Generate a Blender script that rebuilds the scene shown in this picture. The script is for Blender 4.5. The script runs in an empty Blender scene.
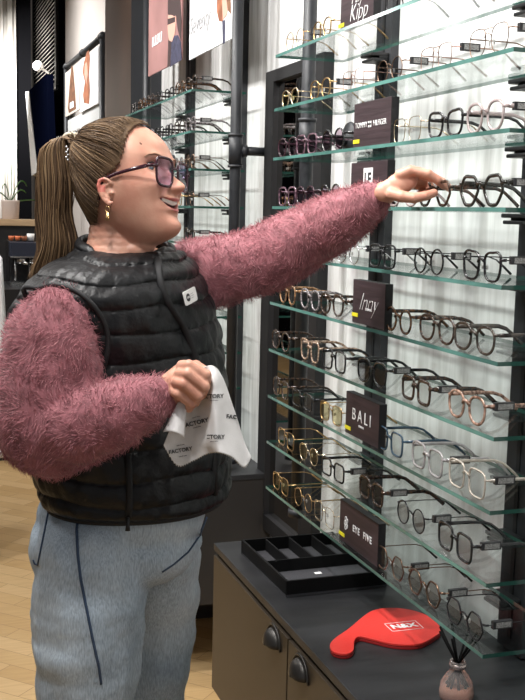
import bpy, bmesh, math, random
from mathutils import Vector, Matrix, noise
from mathutils.bvhtree import BVHTree
random.seed(7)
C = bpy.context.scene.collection
PI = math.pi

# ------------------------------------------------------------------ camera
FPX = 1061.8
YAW, PITCH, ROLL = 0.324749, 0.128757, 0.022306
CAM = Vector((0, 0, 1.5))
F = Vector((math.sin(YAW)*math.cos(PITCH), math.cos(YAW)*math.cos(PITCH), -math.sin(PITCH)))
R0 = Vector((math.cos(YAW), -math.sin(YAW), 0)); U0 = R0.cross(F)
R = math.cos(ROLL)*R0 + math.sin(ROLL)*U0
U = -math.sin(ROLL)*R0 + math.cos(ROLL)*U0
cam_d = bpy.data.cameras.new('camera'); cam = bpy.data.objects.new('camera', cam_d); C.objects.link(cam)
cam_d.sensor_fit = 'VERTICAL'; cam_d.sensor_height = 24; cam_d.sensor_width = 18; cam_d.lens = 24*FPX/700
cam_d.clip_start = .05; cam_d.clip_end = 60
m3 = Matrix((R, U, -F)).transposed(); cam.matrix_world = Matrix.Translation(CAM) @ m3.to_4x4()
bpy.context.scene.camera = cam

def ray(x, y): return F + R*((x-262.5)/FPX) + U*((350-y)/FPX)
def onX(x, y, X): d = ray(x, y); return CAM + d*(X/d.x)
def onY(x, y, Y): d = ray(x, y); return CAM + d*(Y/d.y)
def onZ(x, y, Z): d = ray(x, y); return CAM + d*((Z-1.5)/d.z)
def proj(P):
    v = P-CAM; z = v.dot(F); return (262.5+FPX*v.dot(R)/z, 350-FPX*v.dot(U)/z)
D0 = 1.86
def V(x, y, w=0.):               # a point on the upright plane the person stands in
    return CAM + ray(x, y)*(D0 + .000226*(y-180) + w)
FH = Vector((F.x, F.y, 0)).normalized()
PXM = 1/FPX*1.87                 # metres per pixel near the person

# ------------------------------------------------------------------ materials
MATS = {}
def mat(name, col, rough=.5, metal=0., noise_amt=0., scale=20, bump=0., bscale=None, stretch=None, col2=None, trans=0., ior=1.45, sheen=0., coat=0., emit=None, spec=None, detail=4):
    if name in MATS: return MATS[name]
    m = bpy.data.materials.new(name); m.use_nodes = True; nt = m.node_tree; b = nt.nodes['Principled BSDF']
    b.inputs['Base Color'].default_value = (*col, 1); b.inputs['Roughness'].default_value = rough; b.inputs['Metallic'].default_value = metal
    b.inputs['Transmission Weight'].default_value = trans; b.inputs['IOR'].default_value = ior
    b.inputs['Sheen Weight'].default_value = sheen; b.inputs['Coat Weight'].default_value = coat
    if spec is not None: b.inputs['Specular IOR Level'].default_value = spec
    if emit:
        b.inputs['Emission Color'].default_value = (*emit[0], 1); b.inputs['Emission Strength'].default_value = emit[1]
    tc = nt.nodes.new('ShaderNodeTexCoord'); mp = nt.nodes.new('ShaderNodeMapping'); nt.links.new(tc.outputs['Object'], mp.inputs[0])
    if stretch: mp.inputs['Scale'].default_value = stretch
    c2 = col2 or tuple(c*(1-noise_amt) for c in col)
    n = nt.nodes.new('ShaderNodeTexNoise'); n.inputs['Scale'].default_value = scale; n.inputs['Detail'].default_value = detail
    nt.links.new(mp.outputs[0], n.inputs['Vector'])
    if noise_amt or col2:
        r = nt.nodes.new('ShaderNodeValToRGB'); r.color_ramp.elements[0].position = .38; r.color_ramp.elements[1].position = .62
        r.color_ramp.elements[0].color = (*c2, 1); r.color_ramp.elements[1].color = (*col, 1)
        nt.links.new(n.outputs['Fac'], r.inputs[0]); nt.links.new(r.outputs[0], b.inputs['Base Color'])
    if bump:
        n2 = n
        if bscale:
            n2 = nt.nodes.new('ShaderNodeTexNoise'); n2.inputs['Scale'].default_value = bscale; n2.inputs['Detail'].default_value = 5
            nt.links.new(mp.outputs[0], n2.inputs['Vector'])
        bp = nt.nodes.new('ShaderNodeBump'); bp.inputs['Strength'].default_value = bump; bp.inputs['Distance'].default_value = .01
        nt.links.new(n2.outputs['Fac'], bp.inputs['Height']); nt.links.new(bp.outputs[0], b.inputs['Normal'])
    MATS[name] = m; return m

def glassmat(name, tint, gl=.06, rough=.02):
    if name in MATS: return MATS[name]
    m = bpy.data.materials.new(name); m.use_nodes = True; nt = m.node_tree; nt.nodes.clear()
    o = nt.nodes.new('ShaderNodeOutputMaterial'); t = nt.nodes.new('ShaderNodeBsdfTransparent'); g = nt.nodes.new('ShaderNodeBsdfGlossy')
    t.inputs[0].default_value = (*tint, 1); g.inputs['Roughness'].default_value = rough
    lw = nt.nodes.new('ShaderNodeLayerWeight'); lw.inputs[0].default_value = .25
    pw = nt.nodes.new('ShaderNodeMath'); pw.operation = 'MULTIPLY_ADD'; pw.inputs[1].default_value = gl; pw.inputs[2].default_value = .035*gl
    p2 = nt.nodes.new('ShaderNodeMath'); p2.operation = 'POWER'; p2.inputs[1].default_value = 2.2
    mx = nt.nodes.new('ShaderNodeMixShader'); mt = pw; nt.links.new(lw.outputs['Facing'], p2.inputs[0]); nt.links.new(p2.outputs[0], pw.inputs[0])
    nt.links.new(mt.outputs[0], mx.inputs[0]); nt.links.new(t.outputs[0], mx.inputs[1]); nt.links.new(g.outputs[0], mx.inputs[2]); nt.links.new(mx.outputs[0], o.inputs[0])
    MATS[name] = m; return m

M_white = mat('white_paint', (.8, .79, .77), .6)
M_blk = mat('black_powder_coat', (.009, .009, .010), .5, bump=.05, bscale=300)
M_post = mat('dark_grey_post', (.022, .023, .026), .4)
M_pipe = mat('dark_iron_pipe', (.020, .022, .026), .5, 0., noise_amt=.3, scale=15)
M_sign = mat('dark_plum_wood', (.040, .024, .028), .5, scale=12, stretch=(1, .6, 9), noise_amt=.35, bump=.1)
M_signside = mat('black_sign_edge', (.008, .008, .009), .5)
M_text = mat('white_lettering', (.75, .75, .75), .5)
M_dtext = mat('black_lettering', (.02, .02, .022), .5)
M_gtext = mat('grey_lettering', (.42, .42, .43), .5)
M_yel = mat('yellow_label', (.75, .68, .02), .5)
M_shelf = glassmat('clear_glass', (.955, .975, .97), .9)
M_edge = mat('green_glass_edge', (.10, .235, .205), .15, noise_amt=.5, scale=6, coat=.3)
M_edge_dark = mat('dark_green_glass_edge', (.02, .07, .055), .1)
M_lens = glassmat('lens_glass', (.985, .988, .988), .35)
M_tag = mat('black_tag', (.02, .02, .022), .4)
M_taglab = mat('grey_tag_label', (.32, .32, .31), .4, noise_amt=.6, scale=400)

# ------------------------------------------------------------------ object helpers
def link(o): C.objects.link(o); return o
def obj(name, me, m=None, parent=None):
    o = bpy.data.objects.new(name, me); link(o)
    if m is not None:
        for k in (m if isinstance(m, (list, tuple)) else [m]): me.materials.append(k)
    if parent is not None: o.parent = parent
    return o
def empty(name, loc=(0, 0, 0), rz=0.):
    o = bpy.data.objects.new(name, None); link(o); o.location = loc; o.rotation_euler = (0, 0, rz); o.empty_display_size = .05; return o
def tag(o, label, cat, group=None, kind=None):
    o['label'] = label; o['category'] = cat
    if group: o['group'] = group
    if kind: o['kind'] = kind
    return o
def structure(o, label=None):
    o['kind'] = 'structure'
    if label: o['label'] = label
    return o

class MB:
    def __init__(s): s.v = []; s.f = []; s.m = []; s.sm = []
    def add(s, vs, fs, mi=0, smooth=False):
        b = len(s.v); s.v += [tuple(v) for v in vs]
        for f in fs: s.f.append(tuple(b+i for i in f)); s.m.append(mi); s.sm.append(smooth)
    def box(s, a, b, mi=0):
        x0, y0, z0 = a; x1, y1, z1 = b
        s.add([(x0,y0,z0),(x1,y0,z0),(x1,y1,z0),(x0,y1,z0),(x0,y0,z1),(x1,y0,z1),(x1,y1,z1),(x0,y1,z1)],
              [(0,3,2,1),(4,5,6,7),(0,1,5,4),(1,2,6,5),(2,3,7,6),(3,0,4,7)], mi)
    def tube(s, pts, r, n=8, mi=0, closed=False, flat=None, caps=True):
        """r: number, list, or function; flat: (ra, rb, axis) gives an oval section with ra along axis"""
        pts = [Vector(p) for p in pts]; N = len(pts); rings = []
        prev = None
        for i, p in enumerate(pts):
            if closed: t = (pts[(i+1) % N]-pts[i-1])
            else: t = pts[min(i+1, N-1)]-pts[max(i-1, 0)]
            t = t.normalized() if t.length > 1e-9 else Vector((0, 0, 1))
            if flat: a = Vector(flat[2]); a = (a-t*a.dot(t)).normalized()
            else:
                if prev is None: a = t.orthogonal().normalized()
                else: a = (prev-t*prev.dot(t)).normalized()
            prev = a; b = t.cross(a)
            rr = r[i] if isinstance(r, (list, tuple)) else r
            ra, rb = (flat[0]*rr, flat[1]*rr) if flat else (rr, rr)
            rings.append([p + a*(ra*math.cos(2*PI*k/n)) + b*(rb*math.sin(2*PI*k/n)) for k in range(n)])
        vs = [v for g in rings for v in g]; fs = []
        for i in range(N if closed else N-1):
            j = (i+1) % N
            for k in range(n): fs.append((i*n+k, i*n+(k+1) % n, j*n+(k+1) % n, j*n+k))
        if not closed and caps: fs.append(tuple(range(n))[::-1]); fs.append(tuple((N-1)*n+k for k in range(n)))
        s.add(vs, fs, mi, True)
    def lathe(s, c, prof, n=24, mi=0, axis='Z'):
        vs = []
        for r, h in prof:
            for k in range(n):
                a = 2*PI*k/n
                p = (r*math.cos(a), r*math.sin(a), h) if axis == 'Z' else ((h, r*math.cos(a), r*math.sin(a)) if axis == 'X' else (r*math.cos(a), h, r*math.sin(a)))
                vs.append((c[0]+p[0], c[1]+p[1], c[2]+p[2]))
        fs = [(i*n+k, i*n+(k+1) % n, (i+1)*n+(k+1) % n, (i+1)*n+k) for i in range(len(prof)-1) for k in range(n)]
        s.add(vs, fs, mi, True)
    def prism(s, poly, vec, mi=0):
        n = len(poly); vec = Vector(vec); a = [Vector(p) for p in poly]
        s.add(a+[p+vec for p in a], [tuple(range(n)), tuple(range(n, 2*n))[::-1]]+[(i, i+n, (i+1) % n+n, (i+1) % n) for i in range(n)], mi)
    def mesh(s, name='mesh', fix=True):
        me = bpy.data.meshes.new(name); me.from_pydata(s.v, [], s.f); me.update()
        for p, mi, sm in zip(me.polygons, s.m, s.sm): p.material_index = mi; p.use_smooth = sm
        if fix:
            bm = bmesh.new(); bm.from_mesh(me); bmesh.ops.recalc_face_normals(bm, faces=bm.faces); bm.to_mesh(me); bm.free()
        return me
    def build(s, name, m, parent=None, bevel=0):
        o = obj(name, s.mesh(name), m, parent)
        if bevel:
            b = o.modifiers.new('bevel', 'BEVEL'); b.width = bevel; b.segments = 2; b.limit_method = 'ANGLE'
        return o
def boxo(name, a, b, m, parent=None, bevel=0):
    q = MB(); q.box(tuple(min(i, j) for i, j in zip(a, b)), tuple(max(i, j) for i, j in zip(a, b))); return q.build(name, m, parent, bevel)

def text_mesh(txt, size, extrude=0.0004, shear=0., spacing=1., bold=0.):
    cu = bpy.data.curves.new('lettering', 'FONT'); cu.body = txt; cu.size = size; cu.extrude = extrude; cu.align_x = 'CENTER'; cu.align_y = 'CENTER'
    cu.shear = shear; cu.space_character = spacing; cu.offset = bold; cu.resolution_u = 3
    o = bpy.data.objects.new('tmp', cu); link(o); bpy.context.view_layer.update()
    me = bpy.data.meshes.new_from_object(o.evaluated_get(bpy.context.evaluated_depsgraph_get()))
    bpy.data.objects.remove(o); me.materials.clear(); return me
WALLROT = Matrix(((0, 0, -1), (-1, 0, 0), (0, 1, 0)))        # text x -> -Y, y -> Z, normal -> -X
def wall_text(txt, size, pos, m, parent, name='lettering', **k):
    me = text_mesh(txt, size, **k); me.transform(Matrix.Translation(pos) @ WALLROT.to_4x4()); return obj(name, me, m, parent)

def remesh(mb, voxel, smooth=3, name='mesh', fac=.5):
    me = mb.mesh('tmp', fix=False); o = bpy.data.objects.new('tmp', me); link(o)
    md = o.modifiers.new('r', 'REMESH'); md.mode = 'VOXEL'; md.voxel_size = voxel; md.use_smooth_shade = True
    if smooth: s = o.modifiers.new('s', 'SMOOTH'); s.iterations = smooth; s.factor = fac
    bpy.context.view_layer.update()
    r = bpy.data.meshes.new_from_object(o.evaluated_get(bpy.context.evaluated_depsgraph_get())); bpy.data.objects.remove(o)
    r.name = name; r.materials.clear()
    r.polygons.foreach_set('use_smooth', [True]*len(r.polygons)); return r

def _sphere(sub):
    bm = bmesh.new(); bmesh.ops.create_icosphere(bm, subdivisions=sub, radius=1); vs = [v.co.copy() for v in bm.verts]; fs = [tuple(v.index for v in f.verts) for f in bm.faces]; bm.free(); return vs, fs
SPH = _sphere(3); SPL = _sphere(2)
def ell(mb, c, a, b, cc):
    """ellipsoid with half-axis vectors a, b, cc"""
    mb.add([c + a*v.x + b*v.y + cc*v.z for v in SPH[0]], SPH[1], 0, True)
def ball(mb, c, r, S=None):
    S = S or SPL; mb.add([c+v*r for v in S[0]], S[1], 0, True)
def chain(mb, pts, step=.35):
    """pts: (Vector, radius); rounded cone chain"""
    for (p, r), (q, s) in zip(pts, pts[1:]):
        n = max(1, int((q-p).length/(max(min(r, s), .004)*step)))
        for i in range(n+1):
            t = i/n; ball(mb, p.lerp(q, t), r+(s-r)*t)
def interp(tab, y):
    """smooth (Catmull-Rom) interpolation of rows keyed by their first entry"""
    if y <= tab[0][0]: return list(tab[0][1:])
    if y >= tab[-1][0]: return list(tab[-1][1:])
    for i in range(len(tab)-1):
        if tab[i][0] <= y <= tab[i+1][0]: break
    t = (y-tab[i][0])/(tab[i+1][0]-tab[i][0]); p0 = tab[max(i-1, 0)]; p1 = tab[i]; p2 = tab[i+1]; p3 = tab[min(i+2, len(tab)-1)]
    out = []
    for k in range(1, len(p1)):
        m1 = (p2[k]-p0[k])/max(p2[0]-p0[0], 1e-6)*(p2[0]-p1[0]); m2 = (p3[k]-p1[k])/max(p3[0]-p1[0], 1e-6)*(p2[0]-p1[0])
        out.append((2*t**3-3*t*t+1)*p1[k]+(t**3-2*t*t+t)*m1+(-2*t**3+3*t*t)*p2[k]+(t**3-t*t)*m2)
    return out

# ================================================================== THE ROOM
XS, XB, XW = .8745, 1.055, 1.105
U1 = (1.443, 2.547); U2 = (3.36, 4.46); U3 = (5.75, 6.85)
def zsh(k): return 1.5126-(k-3)*.12+(.01 if k == 0 else 0)

def floor_material():
    m = bpy.data.materials.new('oak_block_floor'); m.use_nodes = True; nt = m.node_tree; b = nt.nodes['Principled BSDF']
    tc = nt.nodes.new('ShaderNodeTexCoord'); mp = nt.nodes.new('ShaderNodeMapping'); mp.inputs['Rotation'].default_value = (0, 0, R_(45))
    nt.links.new(tc.outputs['Object'], mp.inputs[0])
    br = nt.nodes.new('ShaderNodeTexBrick'); br.offset = .5; br.inputs['Scale'].default_value = 1; br.inputs['Brick Width'].default_value = .34; br.inputs['Row Height'].default_value = .085
    br.inputs['Mortar Size'].default_value = .0012; br.inputs['Color1'].default_value = (.50, .33, .15, 1); br.inputs['Color2'].default_value = (.62, .44, .23, 1); br.inputs['Mortar'].default_value = (.3, .19, .09, 1)
    nt.links.new(mp.outputs[0], br.inputs['Vector'])
    mp2 = nt.nodes.new('ShaderNodeMapping'); mp2.inputs['Scale'].default_value = (3, 40, 1); mp2.inputs['Rotation'].default_value = (0, 0, R_(45)); nt.links.new(tc.outputs['Object'], mp2.inputs[0])
    n = nt.nodes.new('ShaderNodeTexNoise'); n.inputs['Scale'].default_value = 2.5; n.inputs['Detail'].default_value = 6; nt.links.new(mp2.outputs[0], n.inputs['Vector'])
    rp = nt.nodes.new('ShaderNodeValToRGB'); rp.color_ramp.elements[0].color = (.72, .66, .6, 1); rp.color_ramp.elements[1].color = (1.1, 1.1, 1.1, 1); nt.links.new(n.outputs['Fac'], rp.inputs[0])
    mx = nt.nodes.new('ShaderNodeMix'); mx.data_type = 'RGBA'; mx.blend_type = 'MULTIPLY'; mx.inputs[0].default_value = 1
    nt.links.new(br.outputs['Color'], mx.inputs[6]); nt.links.new(rp.outputs[0], mx.inputs[7]); nt.links.new(mx.outputs[2], b.inputs['Base Color'])
    b.inputs['Roughness'].default_value = .45
    return m
def R_(d): return math.radians(d)

def wall_material():
    m = bpy.data.materials.new('limed_wood_panelling'); m.use_nodes = True; nt = m.node_tree; b = nt.nodes['Principled BSDF']
    tc = nt.nodes.new('ShaderNodeTexCoord')
    mp = nt.nodes.new('ShaderNodeMapping'); mp.inputs['Scale'].default_value = (1, 9, .9); nt.links.new(tc.outputs['Object'], mp.inputs[0])
    n = nt.nodes.new('ShaderNodeTexNoise'); n.inputs['Scale'].default_value = 3; n.inputs['Detail'].default_value = 7; n.inputs['Distortion'].default_value = .6; nt.links.new(mp.outputs[0], n.inputs['Vector'])
    rp = nt.nodes.new('ShaderNodeValToRGB'); rp.color_ramp.elements[0].position = .32; rp.color_ramp.elements[1].position = .6
    rp.color_ramp.elements[0].color = (.50, .50, .485, 1); rp.color_ramp.elements[1].color = (.75, .755, .75, 1); nt.links.new(n.outputs['Fac'], rp.inputs[0])
    nt.links.new(rp.outputs[0], b.inputs['Base Color']); b.inputs['Roughness'].default_value = .45
    bp = nt.nodes.new('ShaderNodeBump'); bp.inputs['Strength'].default_value = .15; bp.inputs['Distance'].default_value = .01; nt.links.new(n.outputs['Fac'], bp.inputs['Height']); nt.links.new(bp.outputs[0], b.inputs['Normal'])
    return m

structure(boxo('floor', (-4.5, -1.5, -.05), (XW+.3, 11, 0), floor_material()), 'light oak block floor')
M_ceil = mat('ceiling_paint', (.55, .54, .52), .8)
CEIL = 3.4
structure(boxo('ceiling', (-4.5, -.2, CEIL), (XW+.3, 11, CEIL+.05), M_ceil))
structure(boxo('wall_right', (XW, -.2, 0), (XW+.1, 7.9, CEIL), wall_material()), 'white limed wood panelled wall behind the frames')
# the part of the wall past the white display bays
M_dark = mat('dark_wall_paint', (.003, .003, .0035), .9, spec=0.)
structure(boxo('wall_back', (-4.5, 10.6, 0), (XW+.3, 10.7, CEIL), M_dark))
structure(boxo('wall_left', (-3.2, .8, 0), (-3.1, 11, CEIL), mat('taupe_wall', (.12, .105, .095), .8)))
# plain warm wall stretch above the third bay and the brown pilaster with its dark side
M_warm = mat('warm_white_plaster', (.50, .46, .43), .7)
y65 = 7.75
structure(boxo('trim_1', (XW-.012, 5.3, 0), (XW, y65, CEIL), M_warm), 'warm white plaster stretch of the wall')
yc1 = onX(105, 60, .965).y; yc0 = onX(131, 60, .965).y
q = MB(); q.box((.965, yc0, 0), (XW, yc1, CEIL))
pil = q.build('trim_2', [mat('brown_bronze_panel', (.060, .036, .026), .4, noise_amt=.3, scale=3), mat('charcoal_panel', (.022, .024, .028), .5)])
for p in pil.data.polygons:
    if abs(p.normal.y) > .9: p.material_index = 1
structure(pil, 'brown pilaster with charcoal side between the display bays')

# far left: pleated white curtain, black column, louvred panel
def curtain():
    a = onY(-60, 100, 9.6); b = onY(20, 100, 9.6); n = 160; vs = []; fs = []
    for i in range(n+1):
        t = i/n; x = a.x+(b.x-a.x)*t; y = 9.6+.016*math.sin(t*62)+.006*math.sin(t*151)
        vs += [(x, y, .9), (x, y, CEIL-.01)]
        if i: fs.append((2*i-2, 2*i, 2*i+1, 2*i-1))
    q = MB(); q.add(vs, fs, 0, True); o = q.build('curtain', mat('white_curtain', (.74, .71, .66), .8)); s = o.modifiers.new('s', 'SOLIDIFY'); s.thickness = .004
    tag(o, 'pleated white curtain hanging at far left behind the orchid', 'curtain')
curtain()
a = onY(18.5, 60, 9.3); b = onY(31, 60, 9.3)
structure(boxo('trim_3', (a.x, 9.3, 0), (b.x, 9.5, CEIL), M_dark), 'black column at far left')
a = onY(31.5, 60, 9.6); b = onY(35, 60, 9.6)
structure(boxo('trim_4', (a.x, 9.6, 0), (b.x, 9.65, CEIL), M_warm), 'narrow pale strip beside the black column')
# louvre
y1 = onX(37, 40, XW).y; y0 = onX(61, 40, XW).y
lou = empty('louvre_panel', (XW, y0, 1.5)); tag(lou, 'dark slatted louvre panel high on the far wall', 'louvre')
zb = onX(61, 82, XW).z; mlou = mat('bronze_slat', (.30, .27, .24), .35, .4)
q = MB(); q.box((0, 0, zb-1.5), (.03, y1-y0, CEIL-1.5)); q.build('backing', M_dark, lou)
q = MB(); n = 30
for i in range(n):
    z = zb-1.5+(CEIL-zb)*(i+.5)/n
    q.prism([(-.03, .05, z-.012), (-.002, .05, z+.012), (0, .05, z+.009), (-.028, .05, z-.015)], (0, y1-y0-.08, 0))
q.build('slats', mlou, lou)
q = MB(); q.box((-.04, -.02, zb-1.52), (0, .05, CEIL-1.5)); q.box((-.04, y1-y0-.04, zb-1.52), (0, y1-y0, CEIL-1.5)); q.box((-.04, 0, zb-1.55), (0, y1-y0, zb-1.5)); q.build('louvre_frame', M_blk, lou)
boxo_ = boxo('trim_5', (XW-.02, 7.75, 0), (XW+.1, 10.6, CEIL), M_dark); structure(boxo_, 'dark end stretch of the wall')

# hanging screen
def quadprism(name, pts, X, vec, m, parent=None):
    q = MB(); q.prism([onX(x, y, X) for x, y in pts], vec); return q.build(name, m, parent)
tv = empty('hanging_screen', onX(38, 125, .9)); tag(tv, 'tall dark blue screen with white left edge hanging by the black column', 'screen')
def rel(o, par): o.parent = par; o.matrix_parent_inverse = Matrix.Translation(-par.location) ; return o
o = quadprism('screen', [(28.5, 91), (47, 74), (50, 150), (37, 172)], .9, (.04, 0, 0), mat('dark_blue_screen', (.002, .003, .010), .7, spec=0.)); rel(o, tv)
o = quadprism('white_edge', [(25.5, 92), (28.5, 91), (37, 172), (31.5, 176)], .895, (.05, 0, 0), M_white); rel(o, tv)
# small white globe spot
q = MB(); c = onX(38, 66, 1.0); ball(q, c, .042); q.tube([c, Vector((XW-.02, c.y, c.z-.05))], .008, 8); o = q.build('globe_lamp', M_white); tag(o, 'small white globe fixture above the hanging screen', 'lamp')

# ------------------------------------------------------------------ posts, shelves, brackets
def bay(u, ks, posts, name):
    y0, y1 = u
    for pi, (pa, pb) in enumerate(posts):
        q = MB(); q.box((1.085, pa, .675), (XW, pb, 2.9)); o = q.build('wall_post', M_post)
        q = MB(); q.box((1.083, (pa+pb)/2-.006, .70), (1.085, (pa+pb)/2+.006, 2.88)); q.build('slot_strip', M_signside, o)
        tag(o, '%s dark grey wall post carrying the glass shelves of the %s bay' % (('far', 'near')[pi], name), 'post')
    for k in ks:
        z = zsh(k); q = MB(); q.box((XS, y0, z-.0035), (XB, y1, z+.0035))
        o = q.build('glass_shelf', [M_shelf, M_edge, M_edge_dark])
        for p in o.data.polygons:
            if abs(p.normal.z) < .5: p.material_index = 1 if p.normal.x < -.5 else 2
        tag(o, '%s glass shelf of the %s bay' % (ORD[k], name), 'shelf')
        for pa, pb in posts:
            q = MB(); c = (pa+pb)/2; q.box((1.04, c-.034, z-.0125), (1.085, c+.034, z-.0045)); q.box((1.043, c-.032, z-.024), (1.085, c+.032, z-.017)); q.box((1.06, c-.033, z-.018), (1.085, c+.033, z-.011))
            b = q.build('shelf_bracket', M_blk, o, bevel=.002)
ORD = ['topmost', 'second', 'third', 'fourth', 'fifth', 'sixth', 'seventh', 'eighth', 'ninth', 'bottom']
bay(U1, range(10), [(2.33, 2.415), (1.655, 1.74)], 'near')
bay(U2, range(10), [(4.19, 4.275), (3.50, 3.585)], 'middle')

# pipe frames
def pipe_frame(ya, yb, label, top, xp=.985, foot=.0):
    fr = empty('pipe_frame', (xp, ya, foot)); tag(fr, label, 'frame'); g = Vector((0, 0, -foot)); top -= foot; z = 1.69-foot
    L = yb-ya
    for y in (0, L):
        q = MB(); q.tube([(0, y, 0), (0, y, top)], .0175, 16); q.tube([(0, y, 0), (0, y, .02)], .024, 16); q.build('pole', M_pipe, fr)
        q = MB(); q.tube([(0, y, z-.05), (0, y, z+.05)], .0215, 16); q.tube([(0, y, z-.052), (0, y, z-.044)], .024, 16); q.tube([(0, y, z+.044), (0, y, z+.052)], .024, 16); q.tube([(.015, y, z), (XW-xp-.01, y, z)], .014, 14); q.tube([(.02, y, z), (.036, y, z)], .0195, 14)
        q.build('tee_joint', M_pipe, fr)
        q = MB(); q.lathe((XW-xp-.012, y, z), [(0, 0), (.017, 0), (.02, .004), (.047, .006), (.05, .012), (0, .012)], 24, axis='X')
        q.build('wall_flange', M_pipe, fr)
    q = MB(); q.tube([(0, 0, top), (0, L, top)], .0175, 16)
    for y in (0, L): ball(q, Vector((0, y, top)), .0245)
    q.tube([(0, .02, top), (0, .045, top)], .0225, 16); q.tube([(0, L-.045, top), (0, L-.02, top)], .0225, 16); q.tube([(0, L/2-.02, top), (0, L/2+.02, top)], .0225, 16)
    q.build('top_rail', M_pipe, fr)
    return fr
pipe_frame(1.33, 2.605, 'dark iron pipe frame around the near glass shelves beside the mirror', 2.55, .985, .69)
pipe_frame(3.235, 4.545, 'dark iron pipe frame in the middle holding the pink and white posters', 2.49, .985, .69)
zt = onX(102, 37, .985).z
pipe_frame(5.62, 6.93, 'dark iron pipe frame at far left holding the two figure posters', zt)

# posters (plain generic figures)
def poster(name, ya, yb, z0, z1, label, base, figure):
    p = boxo(name, (.975, ya, z0), (.981, yb, z1), base); tag(p, label, 'poster'); figure(p, ya, yb, z0, z1); return p
M_skinp = mat('printed_skin', (.62, .36, .28), .6); M_hairp = mat('printed_dark_hair', (.05, .03, .03), .6); M_navy = mat('printed_navy', (.06, .06, .11), .6, noise_amt=.5, scale=60); M_rust = mat('printed_rust', (.42, .15, .07), .6, noise_amt=.5, scale=25); M_brownp = mat('printed_brown', (.22, .10, .05), .6, noise_amt=.6, scale=30)
M_pink = mat('dusty_pink_print', (.38, .20, .19), .55, noise_amt=.25, scale=4); M_whitep = mat('white_print', (.80, .81, .83), .5); M_greyp = mat('grey_print', (.55, .56, .56), .5)
XP = .978
def shape(parent, name, pts, m, d=.0012):
    """a flat print on the poster face; pts measured on the photograph at the poster's plane"""
    q = MB(); q.prism([Vector((.975-d, p.y, p.z)) for p in (onX(x, y, .9745) for x, y in pts)], (d, 0, 0)); q.build(name, m, parent)
def ptext(parent, txt, size, x, y, m, **k):
    p = onX(x, y, .9735); wall_text(txt, size, (.9733, p.y, p.z), m, parent, 'printed_lettering', **k)
def fig1(p):
    shape(p, 'printed_coat', [(174, 36), (170, 42), (170, 67), (181.5, 60), (181, 42), (178, 35)], M_navy, .0010)
    shape(p, 'printed_hair', [(168, -8), (168, 14), (171, 18), (176, 15), (178, 30), (181, 41), (181.5, 20), (180.5, 2), (178, -10)], M_hairp, .0014)
    shape(p, 'printed_lock', [(168.5, 38), (167.5, 67.5), (170.5, 66), (171.5, 40)], M_hairp, .0014)
    shape(p, 'printed_face', [(168.5, 15), (167.8, 28), (169, 40), (172, 42), (175, 34), (176.5, 17), (172, 15)], M_skinp, .0018)
    shape(p, 'printed_spectacles', [(168, 19), (175.5, 17), (175.5, 22), (168, 25)], M_hairp, .0022)
    ptext(p, 'BULBUI', .055, 157, 40, M_whitep, bold=.001)
def fig2(p):
    ptext(p, 'Seventy', .085, 199.5, 22, M_gtext, shear=.2)
    shape(p, 'printed_hair', [(217, -5), (217, 12), (219, 21), (223, 22), (223, 8), (222, -7)], M_rust, .0010)
    shape(p, 'printed_neck', [(222, -7), (223, 20), (227, 15), (229, 5), (229, -10)], M_skinp, .0014)
    shape(p, 'printed_lock', [(226, -8), (228, 10), (231, 14), (230.5, -10)], M_brownp, .0018)
    shape(p, 'printed_tie', [(222.5, 21), (223, 44), (225, 43), (225, 20)], M_navy, .0018)
def fig3(p):
    shape(p, 'printed_figure', [(71.5, 66), (70, 80), (68, 108), (69, 113), (76, 109), (75, 90), (73, 67)], M_brownp)
    shape(p, 'printed_shirt', [(70, 103), (73.5, 101), (74, 107), (70, 109)], M_whitep, .0018)
def fig4(p):
    shape(p, 'printed_figure', [(87, 52), (84, 62), (82.5, 72), (85, 82), (83, 95), (84, 103), (89, 104), (90, 90), (89, 75), (90, 58), (89, 50)], M_rust)
    shape(p, 'printed_highlight', [(85, 64), (84.5, 74), (86.5, 84), (88, 74), (87, 62)], M_skinp, .0018)
def poster(ya, yb, z0, z1, label, base, figure):
    p = boxo('poster', (.975, ya, z0), (.981, yb, z1), base); tag(p, label, 'poster'); figure(p); return p
a_ = onX(149, 77, XP); b_ = onX(182, 59, XP)
poster(b_.y, a_.y, (a_.z+b_.z)/2, 2.46, 'dusty pink poster of a dark haired figure in navy on the pipe frame', M_pink, fig1)
c_ = onX(190, 60, XP)
poster(3.26, c_.y, c_.z, 2.46, 'white poster with grey lettering and a cropped figure in white on the pipe frame', M_whitep, fig2)
q = MB(); q.box((.983, b_.y-.17, a_.z), (.986, c_.y, 2.46)); o = q.build('poster_backing', M_greyp); tag(o, 'pale grey strip of backing board between the pink and white posters', 'board')
yA = onX(65, 70, XP).y; yB = onX(80, 70, XP).y; yC = onX(99, 70, XP).y
zz0 = onX(66, 117, XP).z; zz1 = onX(99, 103, XP).z
poster(yB+.01, yA, zz0, zt-.04, 'narrow pale poster of a brown draped figure on the far pipe frame', mat('cream_print', (.62, .56, .50), .55), fig3)
poster(yC, yB-.01, zz1, zt-.04, 'white poster of a rust coloured twisted figure on the far pipe frame', M_whitep, fig4)
q = MB(); q.box((.99, yC, zz1-.17), (.996, yA, zz1)); o = q.build('backing_board', M_greyp); tag(o, 'pale grey board under the figure posters on the far pipe frame', 'board')

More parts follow.
